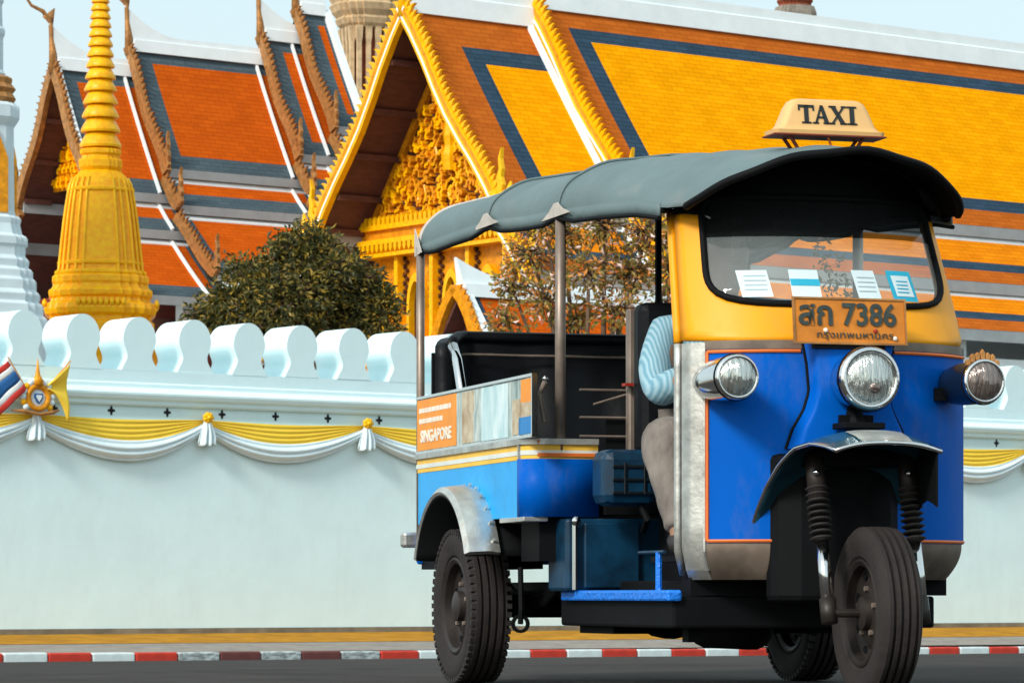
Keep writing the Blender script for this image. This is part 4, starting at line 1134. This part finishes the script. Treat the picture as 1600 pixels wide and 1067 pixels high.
# --- passenger seat
seat = emp('passenger_seat', tk)
def backrest(u, v):
    y = -.625+1.25*u; e = abs(2*u-1)
    z = .80+.51*v-.05*max(0, (e-.86)/.14)**2
    x = -.52-.13*v-.05*math.sin(math.pi*min(1, v))*(.6+.4*math.cos(u*math.pi*8))+.16*max(0, (e-.80)/.2)**2
    return (x, y, z)
MB().grid(backrest, 60, 12).build('backrest', 'vinyl_black', seat, smooth=True, solid=-.06)
MB().tube([backrest(u/40, 1.) for u in range(41)], .022, 8).build('top_roll', 'vinyl_black', seat, smooth=True)
MB().tube([tuple(Vector(backrest(u/40, .86))+Vector((.045, 0, 0))) for u in range(41)], .006, 6).build('piping', 'steel_grey', seat, smooth=True)
for s in (0, 1):
    pts = [Vector(backrest(s, 1.))+Vector((.03, 0, .0)), Vector(backrest(s, .8))+Vector((.10, 0, .04)), Vector(backrest(s, .55))+Vector((.17, 0, .02)), Vector(backrest(s, .35))+Vector((.16, 0, 0)), Vector(backrest(s, .2))+Vector((.12, 0, -.02))]
    MB().tube(pts, .020, 8).build('arm_rail', 'chrome', seat, smooth=True)
MB().box(-.50, .10, -.60, .60, .70, .83).build('cushion', 'vinyl_black', seat, bevel=.04)
MB().box(-.72, -.70, -.64, .64, .64, 1.25).build('back_board', 'black', seat)
# far-side rails seen through the cabin
k = emp('side_rails', tk)
for z in (.90, .96, 1.06): MB().tube([(-.70, .62, z), (.67, .58, z)], .008, 6).build('rail', 'steel_grey', k)
MB().tube([(.66, .575, .86), (.66, .575, 1.1)], .009, 6).build('rail', 'steel_grey', k)
for z in (.87, .935, 1.03): MB().tube([(.745, -.50, z), (.745, .40, z)], .0045, 6).build('rail', 'steel_grey', k)
MB().tube([(.745, -.45, .98), (.745, -.05, 1.10)], .0045, 6).build('rail', 'steel_grey', k)
MB().box(.70, .73, -.40, .42, .60, .93).build('bulkhead', 'black', tk)
# --- driver seat
ds = emp('driver_seat', tk)
MB().box(.80, .90, -.33, .34, .80, 1.325).build('backrest', 'vinyl_black', ds, bevel=.03)
MB().box(.84, 1.16, -.30, .32, .62, .74).build('cushion', 'vinyl_black', ds, bevel=.03)
MB().box(.86, 1.12, -.25, .27, .33, .62).build('seat_box', 'black', ds)
MB().box(.76, .80, -.34, -.30, .80, 1.31).build('seat_frame', 'steel_grey', ds, bevel=.008)
MB().box(.80, .84, -.365, -.335, 1.04, 1.05).build('seat_reflector', 'red_lamp', ds)

# --- front shell
HWF = .478
def fs(s, z, off=0.):
    """front skin: s from -1 to 1 across, z height"""
    t = max(0, (z-1.12)/.43)
    lo = max(0, (.48-z)/.12)
    hw = HWF-.038*t-.05*lo**2
    a = abs(s)
    x = 1.80-.185*t+.185*(1-a**2.8)-.05*lo**2
    if a > .985: x -= (a-.985)*2.5
    n = Vector((1, math.copysign(a**1.8, s)*.9, 0)).normalized()
    return Vector((x, s*hw, z))+n*off
def skin(name, m, s0, s1, z0, z1, off=0., nu=48, nv=10, parent=tk, solid=.012, **kw):
    k = MB().grid(lambda u, v: fs(s0+(s1-s0)*u, z0+(z1-z0)*v, off), nu, nv)
    return k.build(name, m, parent, smooth=True, **kw)
cab = emp('cab', tk)
SB = .90
skin('front_panel', 'paint_blue', -SB, SB+.085, .485, 1.095, parent=cab)
skin('corner_trim', 'silver', -1., -SB, .40, 1.118, parent=cab, nu=10)
skin('corner_trim', 'paint_blue', SB+.085, 1., .485, 1.118, parent=cab, nu=6)
skin('lower_valance', 'silver_dirty', -SB, 1., .37, .485, parent=cab)
skin('corner_foot', 'silver', -1., -SB, .37, .40, parent=cab, nu=8, nv=2)
skin('seam_trim', 'silver_dirty', -SB, 1.0, 1.095, 1.122, .004, parent=cab, nv=2)
for s0, s1, z in ((-.885, .97, .492), (-.885, -.33, 1.088), (.33, .97, 1.088)):
    MB().tube([fs(s0+(s1-s0)*i/40, z, .003) for i in range(41)], .0055, 6).build('pinstripe', 'stripe_orange', cab)
MB().tube([fs(-.885, .492+(1.088-.492)*i/12, .003) for i in range(13)], .0055, 6).build('pinstripe', 'stripe_orange', cab)
MB().tube([fs(-.90, .40+.715*i/12, .002) for i in range(13)], .006, 6).build('trim_bead', 'silver', cab)
for s in (-1, 1):
    MB().tube([fs(s*1.0, .39+.73*i/10, 0)+Vector((-.03, 0, 0)) for i in range(11)], .016, 8).build('edge_tube', 'silver' if s < 0 else 'black', cab, smooth=True)
# inner back of the shell and bulkhead
MB().grid(lambda u, v: fs(-.97+1.94*u, .38+.74*v, -.03), 30, 6).build('inner_skin', 'black', cab, smooth=True)
# raised nose
def nose_w(z):
    pts = [(.78, .205), (.84, .185), (.90, .150), (.96, .132), (1.05, .140), (1.112, .152)]
    for a, b in zip(pts, pts[1:]):
        if a[0] <= z <= b[0]: return a[1]+(b[1]-a[1])*(z-a[0])/(b[0]-a[0])
    return pts[-1][1] if z > 1 else pts[0][1]
def nose(u, v):
    z = .78+(1.112-.78)*v; w_ = nose_w(z); a = (u-.5)*2
    edge = min(1, (1-abs(a))/.16); off = .002+.052*math.sin(edge*math.pi/2)
    p = fs(a*w_/HWF, z, 0); return p+Vector((off, 0, 0))
MB().grid(nose, 40, 16).build('nose_panel', 'paint_blue', cab, smooth=True)
for s in (0, 1): MB().tube([Vector(nose(s, v/16))+Vector((.004, 0, 0)) for v in range(17)], .006, 5).build('nose_seam', 'black', cab)
# yellow windscreen surround with a rounded opening
ZC, ZH, SH, PW = 1.415, .176, .865, 5.
def wloop(sc_=1., n=72):
    q = []
    for i in range(n):
        a = 2*math.pi*i/n; c, sn = math.cos(a), math.sin(a)
        pw = PW if sn < 0 else 16.
        rr = (abs(c)**pw+abs(sn)**pw)**(-1/pw)
        q.append((SH*rr*c*sc_, ZC+ZH*rr*sn*sc_))
    return q
def oloop(n=72):
    q = []
    z0, z1 = 1.122, 1.604
    for i in range(n):
        a = 2*math.pi*i/n; c, sn = math.cos(a), math.sin(a)
        rr = (abs(c)**30+abs(sn)**30)**(-1/30); zz = rr*sn
        q.append((max(-1., min(1., rr*c*1.03)), ZC+(zz*(z1-ZC) if zz > 0 else zz*(ZC-z0))))
    return q
il, ol = wloop(), oloop()
secs = []
for j in range(9):
    f_ = j/8; secs.append([fs(a[0]+(b[0]-a[0])*f_, a[1]+(b[1]-a[1])*f_, .004) for a, b in zip(ol, il)])
lm = MB().loft(secs, True, False); my, mk = MB(), MB()
my.v = list(lm.v); mk.v = list(lm.v)
for f_ in lm.f:
    (mk if sum(lm.v[i][2] for i in f_)/4 > 1.548 else my).f.append(f_)
for q_ in (my, mk):
    us = sorted({i for f_ in q_.f for i in f_}); mp_ = {a: b for b, a in enumerate(us)}
    q_.v = [q_.v[i] for i in us]; q_.f = [tuple(mp_[i] for i in f_) for f_ in q_.f]
sur = my.build('windscreen_surround', 'paint_yellow', cab, smooth=True, solid=.02)
mk.build('header_shade', 'black', cab, smooth=True, solid=.02)  # top of the surround blackened to stand for the canopy's shadow
MB().tube([fs(*p, .008) for p in il]+[fs(*il[0], .008)], .011, 8).build('rubber_seal', 'black', sur, smooth=True)
MB().tube([fs(-1., 1.125+.43*i/10, 0)+Vector((-.03, 0, 0)) for i in range(11)], .016, 8).build('edge_tube', 'paint_yellow', cab, smooth=True)
MB().tube([fs(1., 1.125+.43*i/10, 0)+Vector((-.03, 0, 0)) for i in range(11)], .016, 8).build('edge_tube', 'paint_yellow', cab, smooth=True)
ZS = 1.462
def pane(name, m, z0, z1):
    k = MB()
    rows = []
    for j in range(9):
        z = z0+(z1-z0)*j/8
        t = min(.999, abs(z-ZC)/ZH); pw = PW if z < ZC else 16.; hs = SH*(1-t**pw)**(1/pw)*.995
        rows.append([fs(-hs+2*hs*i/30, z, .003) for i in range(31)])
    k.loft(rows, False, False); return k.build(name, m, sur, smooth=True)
pane('glass', 'glass_low', ZC-ZH, ZS); pane('shaded_glass', 'glass_top', ZS+.001, ZC+ZH)  # split where the painted reflection ends and the painted shade begins
def sticker(name, m, s0, s1, z0, z1, sh=0., parent=sur, off=.0055):
    k = MB().grid(lambda u, v: fs(s0+(s1-s0)*u+sh*v, z0+(z1-z0)*v, off), 4, 2)
    return k.build(name, m, parent)
sticker('paper_notice', 'paper', -.665, -.47, 1.262, 1.350, -.03)
for s0_, z0_ in ((-.645, 1.285), (-.645, 1.30), (-.648, 1.315), (-.650, 1.33)): sticker('print_line', 'print_grey', s0_, s0_+.14, z0_, z0_+.004, off=.0075)
n2 = sticker('card', 'paper', -.345, -.14, 1.262, 1.352, -.01)
sticker('card_stripe', 'paper_blue', -.345, -.14, 1.300, 1.322, -.005, parent=n2, off=.007)
sticker('paper_notice', 'paper', .13, .30, 1.262, 1.355, -.03)
for z0_ in (1.285, 1.30, 1.315, 1.33): sticker('print_line', 'print_grey', .135, .265, z0_, z0_+.0035, off=.0075)
n3 = sticker('permit', 'paper_blue', .395, .60, 1.258, 1.358, -.03)
sticker('permit_sheet', 'paper', .425, .57, 1.274, 1.342, -.025, parent=n3, off=.007)
for z0_ in (1.286, 1.298, 1.310, 1.322): sticker('print_line', 'paper_blue', .435, .53, z0_, z0_+.0035, off=.0085)
# garland behind the glass
gm = MB(); rr = random.Random(5); pts = []
for i in range(46):
    f_ = rr.random(); p = fs(-.06+.16*f_+rr.uniform(-.07, .07), 1.42-.14*f_+rr.uniform(-.035, .035), -.06)
    pts.append((p, 2))
link('garland', leaf_mesh('garland', pts, .028, [('leaf_olive', .6), ('leaf_sun', .25), ('blossom', .15)], 9), None, tk)
# mirror and wiring under the visor
MB().box(1.62, 1.64, -.12, .06, 1.50, 1.545).build('inside_mirror', 'black_gloss', tk, bevel=.01)
MB().tube([(1.62, -.05, 1.54), (1.60, -.05, 1.66)], .006, 6).build('mirror_stalk', 'black', tk)
MB().tube([(-.78, .30, 1.30), (-.78, .30, 1.86)], .014, 8).build('rear_stay', 'black', tk)
# header board closing the gap between windscreen and roof
k = MB().grid(lambda u, v: fs(-.97+1.94*u, 1.60, -.01)+Vector((-.0-.02*v, 0, v*(.04+.12*math.sin(math.pi*u)))), NP, 3); k.build('header_board', 'black', cab)

# number plate
pl = emp('number_plate', tk, (2.055, -.022, 1.178)); pl.rotation_euler = (0, R(-6), R(1.5))
MB().box(-.006, 0, -.188, .188, -.072, .072).build('plate_board', 'plate_orange', pl, bevel=.004)
fr = MB()
for (y0, y1, z0, z1) in [(-.192, .192, .068, .074), (-.192, .192, -.074, -.068), (-.192, -.186, -.068, .068), (.186, .192, -.068, .068)]: fr.box(-.004, .004, y0, y1, z0, z1)
fr.build('plate_rim', 'bronze_gold', pl)
def ptext(body, size, y, z, m='ink', sx=1., bold=0.):
    me = text_mesh(body, size, 'lettering', .0012, bold=bold); me.materials.clear(); me.materials.append(M[m])
    o = bpy.data.objects.new('lettering', me); COL.objects.link(o); o.parent = pl
    o.matrix_local = Matrix.Translation((.0035, y, z)) @ Matrix.Rotation(R(90), 4, 'Z') @ Matrix.Rotation(R(90), 4, 'X') @ Matrix.Diagonal((sx, 1, 1, 1))
    return o
ptext('\u0e2a\u0e01', .105, -.115, -.012, sx=1., bold=.0022)
ptext('7386', .098, .065, -.012, sx=.95, bold=.0022)
ptext('\u0e01\u0e23\u0e38\u0e07\u0e40\u0e17\u0e1e\u0e21\u0e2b\u0e32\u0e19\u0e04\u0e23', .030, .015, -.054, sx=1.35, bold=-.0002)
for y, z, m_ in ((-.085, -.030, 'ad_white'), (.085, -.030, 'red_lamp'), (.15, -.052, 'ad_white')):
    MB().lathe([(.007, 0), (.007, .006), (.002, .008)], 8, 'X', (0, y, z)).build('plate_bolt', m_, pl)
MB().box(-.03, -.006, -.12, .12, -.085, -.06).build('plate_bracket', 'black', pl)

# head lamp and side lamps
hl = emp('headlamp', tk, (2.06, -.004, .992)); hl.scale = (1, .94, .94)
MB().lathe([(.03, -.09), (.07, -.05), (.092, .0), (.098, .06), (.100, .10)], 32, 'X', cap=False).build('housing', 'chrome', hl, smooth=True)
MB().lathe([(.100, .085), (.108, .095), (.108, .115), (.100, .128), (.088, .130), (.084, .120)], 36, 'X', cap=False).build('rim_ring', 'chrome', hl, smooth=True)
MB().lathe([(.1095, .10), (.1115, .104), (.1095, .110)], 36, 'X', cap=False).build('rubber_ring', 'black', hl)
MB().lathe([(.087, .119), (.087, .122), (.07, .133), (.045, .141), (.02, .145), (.001, .146)], 32, 'X', cap=False).build('lens', 'lens', hl, smooth=True)
MB().lathe([(.022, .134), (.020, .143), (.012, .147), (.001, .148)], 12, 'X', (0, .008, -.03)).build('bulb_shield', 'lens_brown', hl, smooth=True)
for s in (-1, 1):
    sl_ = emp('side_lamp', tk, (1.92, -.428 if s < 0 else .395, .992))
    MB().lathe([(.002, -.12), (.020, -.112), (.042, -.08), (.058, -.02), (.067, .06), (.069, .15), (.068, .20)], 28, 'X', cap=False).build('bullet_housing', 'chrome' if s < 0 else 'black_gloss', sl_, smooth=True)
    MB().lathe([(.066, .195), (.071, .20), (.071, .225), (.065, .235), (.059, .23)], 30, 'X', cap=False).build('rim_ring', 'chrome' if s < 0 else 'chrome', sl_, smooth=True)
    MB().lathe([(.0715, .207), (.0745, .211), (.0715, .217)], 30, 'X', cap=False).build('rubber_ring', 'black', sl_)
    MB().lathe([(.064, .224), (.05, .238), (.03, .246), (.001, .249)], 26, 'X', cap=False).build('lens', 'lens' if s < 0 else 'lens_brown', sl_, smooth=True)
    MB().box(-.10, .02, -s*.06-.02, -s*.06+.02, -.05, -.01).build('lamp_bracket', 'black', sl_)
    if s > 0:
        k = MB()
        for j in range(7):
            a = R(50+80*j/6); kanx = .076
            y0, z0 = kanx*math.cos(a), kanx*math.sin(a)
            hh = .012+.010*(1-abs(j-3)/3)+.005*(j % 2)
            k.prism([(y0-.007, z0-.008), (y0+.007, z0-.008), (y0+.008, z0+hh*.5), (y0, z0+hh), (y0-.008, z0+hh*.5)], 0, .20, .216)
        k.build('crown_ornament', 'bronze_gold', sl_, bevel=.002)

# --- front fork, shocks and mudguard
fk = emp('front_fork', tk)
for y, nm in ((-.166, 0), (.142, 1)):
    top = Vector((2.11, y, .775)); bot = Vector((2.25, y, .235)); d = (bot-top)
    MB().tube([top, top+d*.30], .030, 12).build('upper_leg', 'rim_dark', fk, smooth=True)
    for j in range(9):
        f_ = .22+.036*j; p = top+d*f_; q = top+d*(f_+.018)
        MB().tube([p, p.lerp(q, .5), q], [.028, .038, .028], 14).build('bellows_fold', 'rubber', fk, smooth=True)
    MB().tube([top+d*.54, top+d*.86], .021, 16).build('chrome_leg', 'chrome', fk, smooth=True)
    MB().tube([top+d*.86, top+d*1.0], .026, 10).build('axle_clamp', 'rim_dark', fk, smooth=True)
    MB().lathe([(.002, -.02), (.012, -.015), (.012, .0), (.002, .01)], 8, 'X', (2.165, y-.01, .70)).build('fork_bolt', 'chrome', fk, smooth=True)
MB().tube([(2.25, -.175, .266), (2.25, .16, .266)], .014, 10).build('front_axle', 'rim_dark', fk)
MB().box(2.04, 2.13, -.19, .17, .72, .775).build('fork_yoke', 'black', fk, bevel=.01)
MB().tube([(2.06, 0, .84), (1.93, 0, 1.06)], .03, 10).build('steering_column', 'black', fk)
MB().prism([(1.96, -.25), (1.985, -.235), (2.02, -.17), (2.035, -.08), (2.04, .06), (2.02, .13), (1.98, .17), (1.90, .18), (1.90, -.25)], 2, .30, .765).build('splash_guard', 'black', fk, bevel=.02)
mgd = emp('mudguard', tk)
PATH = [(1.93, .585, .255), (1.97, .655, .25), (2.03, .725, .24), (2.11, .785, .228), (2.20, .822, .215), (2.29, .826, .195), (2.37, .806, .180), (2.43, .782, .170)]
def guard(u, v):
    f_ = u*(len(PATH)-1); i = min(int(f_), len(PATH)-2); t = f_-i
    p = [PATH[i][q]+(PATH[i+1][q]-PATH[i][q])*t for q in range(3)]
    a = (v-.5)*2; dr = (.085-.060*u)*abs(a)**2.6
    return (p[0]-dr*.35*(1-u), -.045+a*p[2], p[1]-dr)
MB().grid(guard, 28, 24).build('guard_shell', 'fender_teal', mgd, smooth=True, solid=.008)
def gtop(u, v): q = guard(.74+.26*u, .26+.48*v); return (q[0]+.002, q[1], q[2]+.004)
MB().grid(gtop, 10, 12).build('crest_highlight', 'silver', mgd, smooth=True)  # silver patch painted on as the highlight along the front top
edge = [guard(0, v/10) for v in range(5, -1, -1)][0:0]+[guard(u/24, 0) for u in range(25)]+[guard(1, v/16) for v in range(1, 17)]+[guard(1-u/24, 1) for u in range(1, 25)]
MB().tube(edge, .0075, 6).build('chrome_edge', 'chrome', mgd, smooth=True)
MB().grid(lambda u, v: tuple(Vector(guard(.42+.56*u, 1))+Vector((0, -.006, -.17*v))), 10, 3).build('inner_flap', 'black', mgd, solid=.006)
MB().lathe([(.002, -.008), (.008, -.004), (.002, .004)], 8, 'X', (2.36, .135, .66)).build('flap_bolt', 'chrome', mgd)
MB().box(2.05, 2.15, -.08, .06, .838, .858).build('guard_bracket', 'black', mgd, bevel=.004)
MB().box(2.02, 2.06, -.055, .055, .86, .885).build('horn_grille', 'black', tk)

# --- taxi sign on the roof
ts = emp('taxi_sign', tk, (1.79, -.004, 1.790))
def sbox(z, hx, hy, r=.03, n=6):
    q = []
    for sx, sy, a0 in ((1, 1, 0), (-1, 1, 90), (-1, -1, 180), (1, -1, 270)):
        for i in range(n+1):
            a = R(a0+90*i/n); q.append((sx*(hx-r)+r*math.cos(a), sy*(hy-r)+r*math.sin(a), z))
    return q
MB().loft([sbox(0, .055, .188, .02), sbox(.012, .057, .190, .02), sbox(.016, .050, .172, .02), sbox(.03, .046, .160, .02), sbox(.085, .036, .140, .025), sbox(.105, .031, .128, .025), sbox(.113, .024, .115, .022), sbox(.116, .014, .10, .014)]).build('lamp_cover', 'sign_cream', ts, autos=50)
MB().box(-.058, .058, -.192, .192, -.006, -.0005).build('base_plate', 'sign_brown', ts, bevel=.002)
def letter(polys, y0, name='letter'):
    k = MB()
    for pg in polys:
        # lies on the sloping front of the cover
        def P(y, z, d): return (.0465-.182*(z-.03)+d, y0+y, z)
        k.loft([[P(y, z, .0025) for y, z in pg], [P(y, z, -.004) for y, z in pg]])
    return k.build(name, 'ink_black', ts)
b0, tp = .034, .094
def sf(x, z, w_=.011, t=.005): return [(x-w_, z), (x+w_, z), (x+w_, z+t), (x-w_, z+t)]
letter([[(-.007, b0), (.007, b0), (.007, tp), (-.007, tp)], [(-.027, tp-.008), (.027, tp-.008), (.027, tp), (-.027, tp)], [(-.027, tp-.018), (-.022, tp-.018), (-.022, tp-.008), (-.027, tp-.008)], [(.022, tp-.018), (.027, tp-.018), (.027, tp-.008), (.022, tp-.008)], sf(0, b0, .016)], -.078)
letter([[(-.024, b0), (-.017, b0), (.003, tp), (-.003, tp)], [(.010, b0), (.025, b0), (.005, tp), (-.005, tp)], [(-.014, b0+.018), (.012, b0+.018), (.011, b0+.024), (-.012, b0+.024)], sf(-.021, b0, .010), sf(.018, b0, .013)], -.026)
letter([[(-.026, tp), (-.010, tp), (.026, b0), (.010, b0)], [(.018, tp), (.025, tp), (-.018, b0), (-.025, b0)], sf(-.018, tp-.005, .012), sf(.021, tp-.005, .009), sf(-.021, b0, .009), sf(.018, b0, .012)], .030)
letter([[(-.0075, b0), (.0075, b0), (.0075, tp), (-.0075, tp)], sf(0, b0, .016), sf(0, tp-.005, .016)], .078)
for y in (-.125, .125):
    MB().tube([(.02, y, -.004), (.02, y*.74, -.052)], .006, 6).build('sign_leg', 'sign_brown', ts)
    MB().tube([(-.04, y, -.004), (-.04, y*.74, -.048)], .006, 6).build('sign_leg', 'sign_brown', ts)
    MB().tube([(.03, y*.74, -.052), (.03, y*.42, -.052)], .006, 6).build('sign_foot', 'sign_brown', ts)
MB().tube([(.03, .0, -.004), (.03, .012, -.035), (.03, .03, -.05), (.03, .06, -.052)], .004, 6).build('sign_cable', 'stripe_orange', ts)
#PART6
# ------------------------------------------------------------------ driver
dv = thing('person', 'driver in a pale blue striped shirt and grey-brown trousers seated in the tuk-tuk', 'person', RA, VROT)
def skin_mesh(name, joints, edges, m, parent, sub=2, root=0):
    me = bpy.data.meshes.new(name); me.from_pydata([j[0] for j in joints], edges, []); me.materials.append(M[m])
    o = bpy.data.objects.new(name, me); COL.objects.link(o); o.parent = parent
    md = o.modifiers.new('skin', 'SKIN'); md.use_smooth_shade = True
    for i, j in enumerate(joints):
        r_ = j[1]; me.skin_vertices[0].data[i].radius = r_ if isinstance(r_, tuple) else (r_, r_)
    me.skin_vertices[0].data[root].use_root = True
    sb = o.modifiers.new('sub', 'SUBSURF'); sb.levels = sub; sb.render_levels = sub
    return o
Yc = -.06
def sym(y, s): return Yc+s*y
J = [((.98, Yc, .80), (.12, .16)), ((.96, Yc, .95), (.10, .145)), ((.95, Yc, 1.10), (.11, .16)), ((.95, Yc, 1.22), (.09, .15)), ((.965, Yc, 1.30), .055), ((.985, Yc, 1.36), .052), ((1.0, Yc, 1.43), (.085, .072)), ((1.005, Yc, 1.50), (.092, .076)), ((1.0, Yc, 1.555), (.07, .062))]
E_ = [(i, i+1) for i in range(8)]
SHO, ELB, WRI = (.95, .19, 1.215), (1.13, .285, 1.005), (1.42, .20, 1.06)
HIP, KNE, ANK = (1.02, .11, .79), (1.33, .335, .855), (1.47, .325, .54)
for s in (-1, 1):
    b = len(J)
    J += [((SHO[0], sym(SHO[1], s), SHO[2]), .058), ((ELB[0], sym(ELB[1], s), ELB[2]), .043), ((WRI[0], sym(WRI[1], s), WRI[2]), .029), ((1.49, sym(.19, s), 1.075), (.018, .038)),
          ((HIP[0], sym(HIP[1], s), HIP[2]), .085), ((KNE[0], sym(KNE[1], s), KNE[2]), .058), ((1.40, sym(.322, s), .69), .052), ((ANK[0], sym(ANK[1], s), ANK[2]), .036), ((1.48, sym(.325, s), .50), .036), ((1.60, sym(.33, s), .485), (.028, .040))]
    E_ += [(3, b), (b, b+1), (b+1, b+2), (b+2, b+3), (0, b+4), (b+4, b+5), (b+5, b+6), (b+6, b+7), (b+7, b+8), (b+8, b+9)]
body = skin_mesh('body', J, E_, 'skin', dv)
# fingers closed on the grips
for s in (-1, 1):
    for f_ in range(4):
        y = sym(.19, s)+(-.030+.020*f_); l = [.060, .066, .062, .050][f_]
        k = MB().tube([(1.50, y, 1.080), (1.50+l*.45, y, 1.092), (1.50+l*.75, y, 1.075), (1.50+l*.62, y, 1.048), (1.50+l*.25, y, 1.044)], [.010, .0095, .009, .008, .006], 7)
        k.build('finger', 'skin', body, smooth=True)
    MB().tube([(1.46, sym(.155, s), 1.068), (1.49, sym(.142, s), 1.052), (1.52, sym(.15, s), 1.044)], [.012, .010, .007], 7).build('thumb', 'skin', body, smooth=True)
# face and hair
k = MB().tube([(1.088, Yc, 1.515), (1.108, Yc, 1.485), (1.085, Yc, 1.474)], [.008, .014, .010], 7); k.build('nose', 'skin', body, smooth=True)
for s in (-1, 1):
    MB().lathe([(.001, -.005), (.011, 0), (.001, .008)], 8, 'X', (1.083, Yc+s*.032, 1.512)).build('eye', 'hair', body, smooth=True)
    MB().tube([(1.0, Yc+s*.078, 1.52), (.985, Yc+s*.086, 1.50), (.995, Yc+s*.078, 1.47)], [.008, .014, .008], 6).build('ear', 'skin', body, smooth=True)
MB().tube([(1.080, Yc-.024, 1.448), (1.090, Yc, 1.446), (1.080, Yc+.024, 1.448)], .006, 6).build('mouth', 'maroon_panel', body)
def hair(u, v):
    a = 2*math.pi*u; t = v*1.75
    return (.985+.105*math.sin(t)*math.cos(a)-.012, Yc+.088*math.sin(t)*math.sin(a), 1.515+.095*math.cos(t)+(.03*math.cos(a) if v > .7 else 0))
MB().grid(hair, 24, 10).build('hair', 'hair', dv, smooth=True, solid=-.01)
# shirt and trousers over the body
JS = [((.98, Yc, .80), (.135, .175)), ((.955, Yc, .95), (.118, .165)), ((.945, Yc, 1.10), (.125, .178)), ((.945, Yc, 1.225), (.10, .165)), ((.962, Yc, 1.295), .068)]
ES = [(i, i+1) for i in range(4)]
for s in (-1, 1):
    b = len(JS)
    JS += [((SHO[0], sym(SHO[1]+.01, s), SHO[2]), .068), ((1.04, sym(.262, s), 1.11), .060), ((1.075, sym(.274, s), 1.07), .066), ((ELB[0], sym(ELB[1], s), ELB[2]-.005), .055), ((1.17, sym(.273, s), 1.012), .060), ((1.21, sym(.262, s), 1.022), .056), ((1.27, sym(.245, s), 1.035), .058)]
    ES += [(3, b), (b, b+1), (b+1, b+2), (b+2, b+3), (b+3, b+4), (b+4, b+5), (b+5, b+6)]
skin_mesh('shirt', JS, ES, 'shirt', dv)
JT = [((.97, Yc, .80), (.14, .17))]; ET = []
for s in (-1, 1):
    b = len(JT)
    JT += [((HIP[0], sym(HIP[1], s), HIP[2]), .105), ((1.20, sym(.225, s), .825), .092), ((KNE[0], sym(KNE[1], s), KNE[2]-.005), .080), ((1.350, sym(.338, s), .79), .086), ((1.372, sym(.332, s), .745), .072), ((1.385, sym(.328, s), .715), .078), ((1.41, sym(.328, s), .655), .060), ((1.425, sym(.327, s), .625), .066), ((1.45, sym(.326, s), .575), .050), ((1.46, sym(.325, s), .555), .056), ((1.472, sym(.325, s), .528), .045)]
    ET += [(0, b), (b, b+1), (b+1, b+2), (b+2, b+3), (b+3, b+4), (b+4, b+5), (b+5, b+6), (b+6, b+7), (b+7, b+8), (b+8, b+9), (b+9, b+10)]
skin_mesh('trousers', JT, ET, 'trousers', dv)
for s in (-1, 1):
    k = MB().tube([(1.445, sym(.325, s), .50), (1.48, sym(.325, s), .490), (1.56, sym(.329, s), .486), (1.635, sym(.333, s), .476)], [.036, .042, .040, .024], 10); k.build('shoe', 'shoe', dv, smooth=True)
# handlebar belongs to the vehicle
MB().tube([(1.53, sym(.30, -1), 1.065), (1.53, sym(.10, -1), 1.065), (1.62, 0, 1.04), (1.53, sym(.10, 1), 1.065), (1.53, sym(.30, 1), 1.065)], .012, 8).build('handlebar', 'black', tk, smooth=True)
MB().box(1.34, 1.74, -.44, .44, .43, .448).build('footboard', 'black', tk)
MB().box(1.66, 1.74, -.44, .44, .32, .43).build('footboard_riser', 'black', tk)
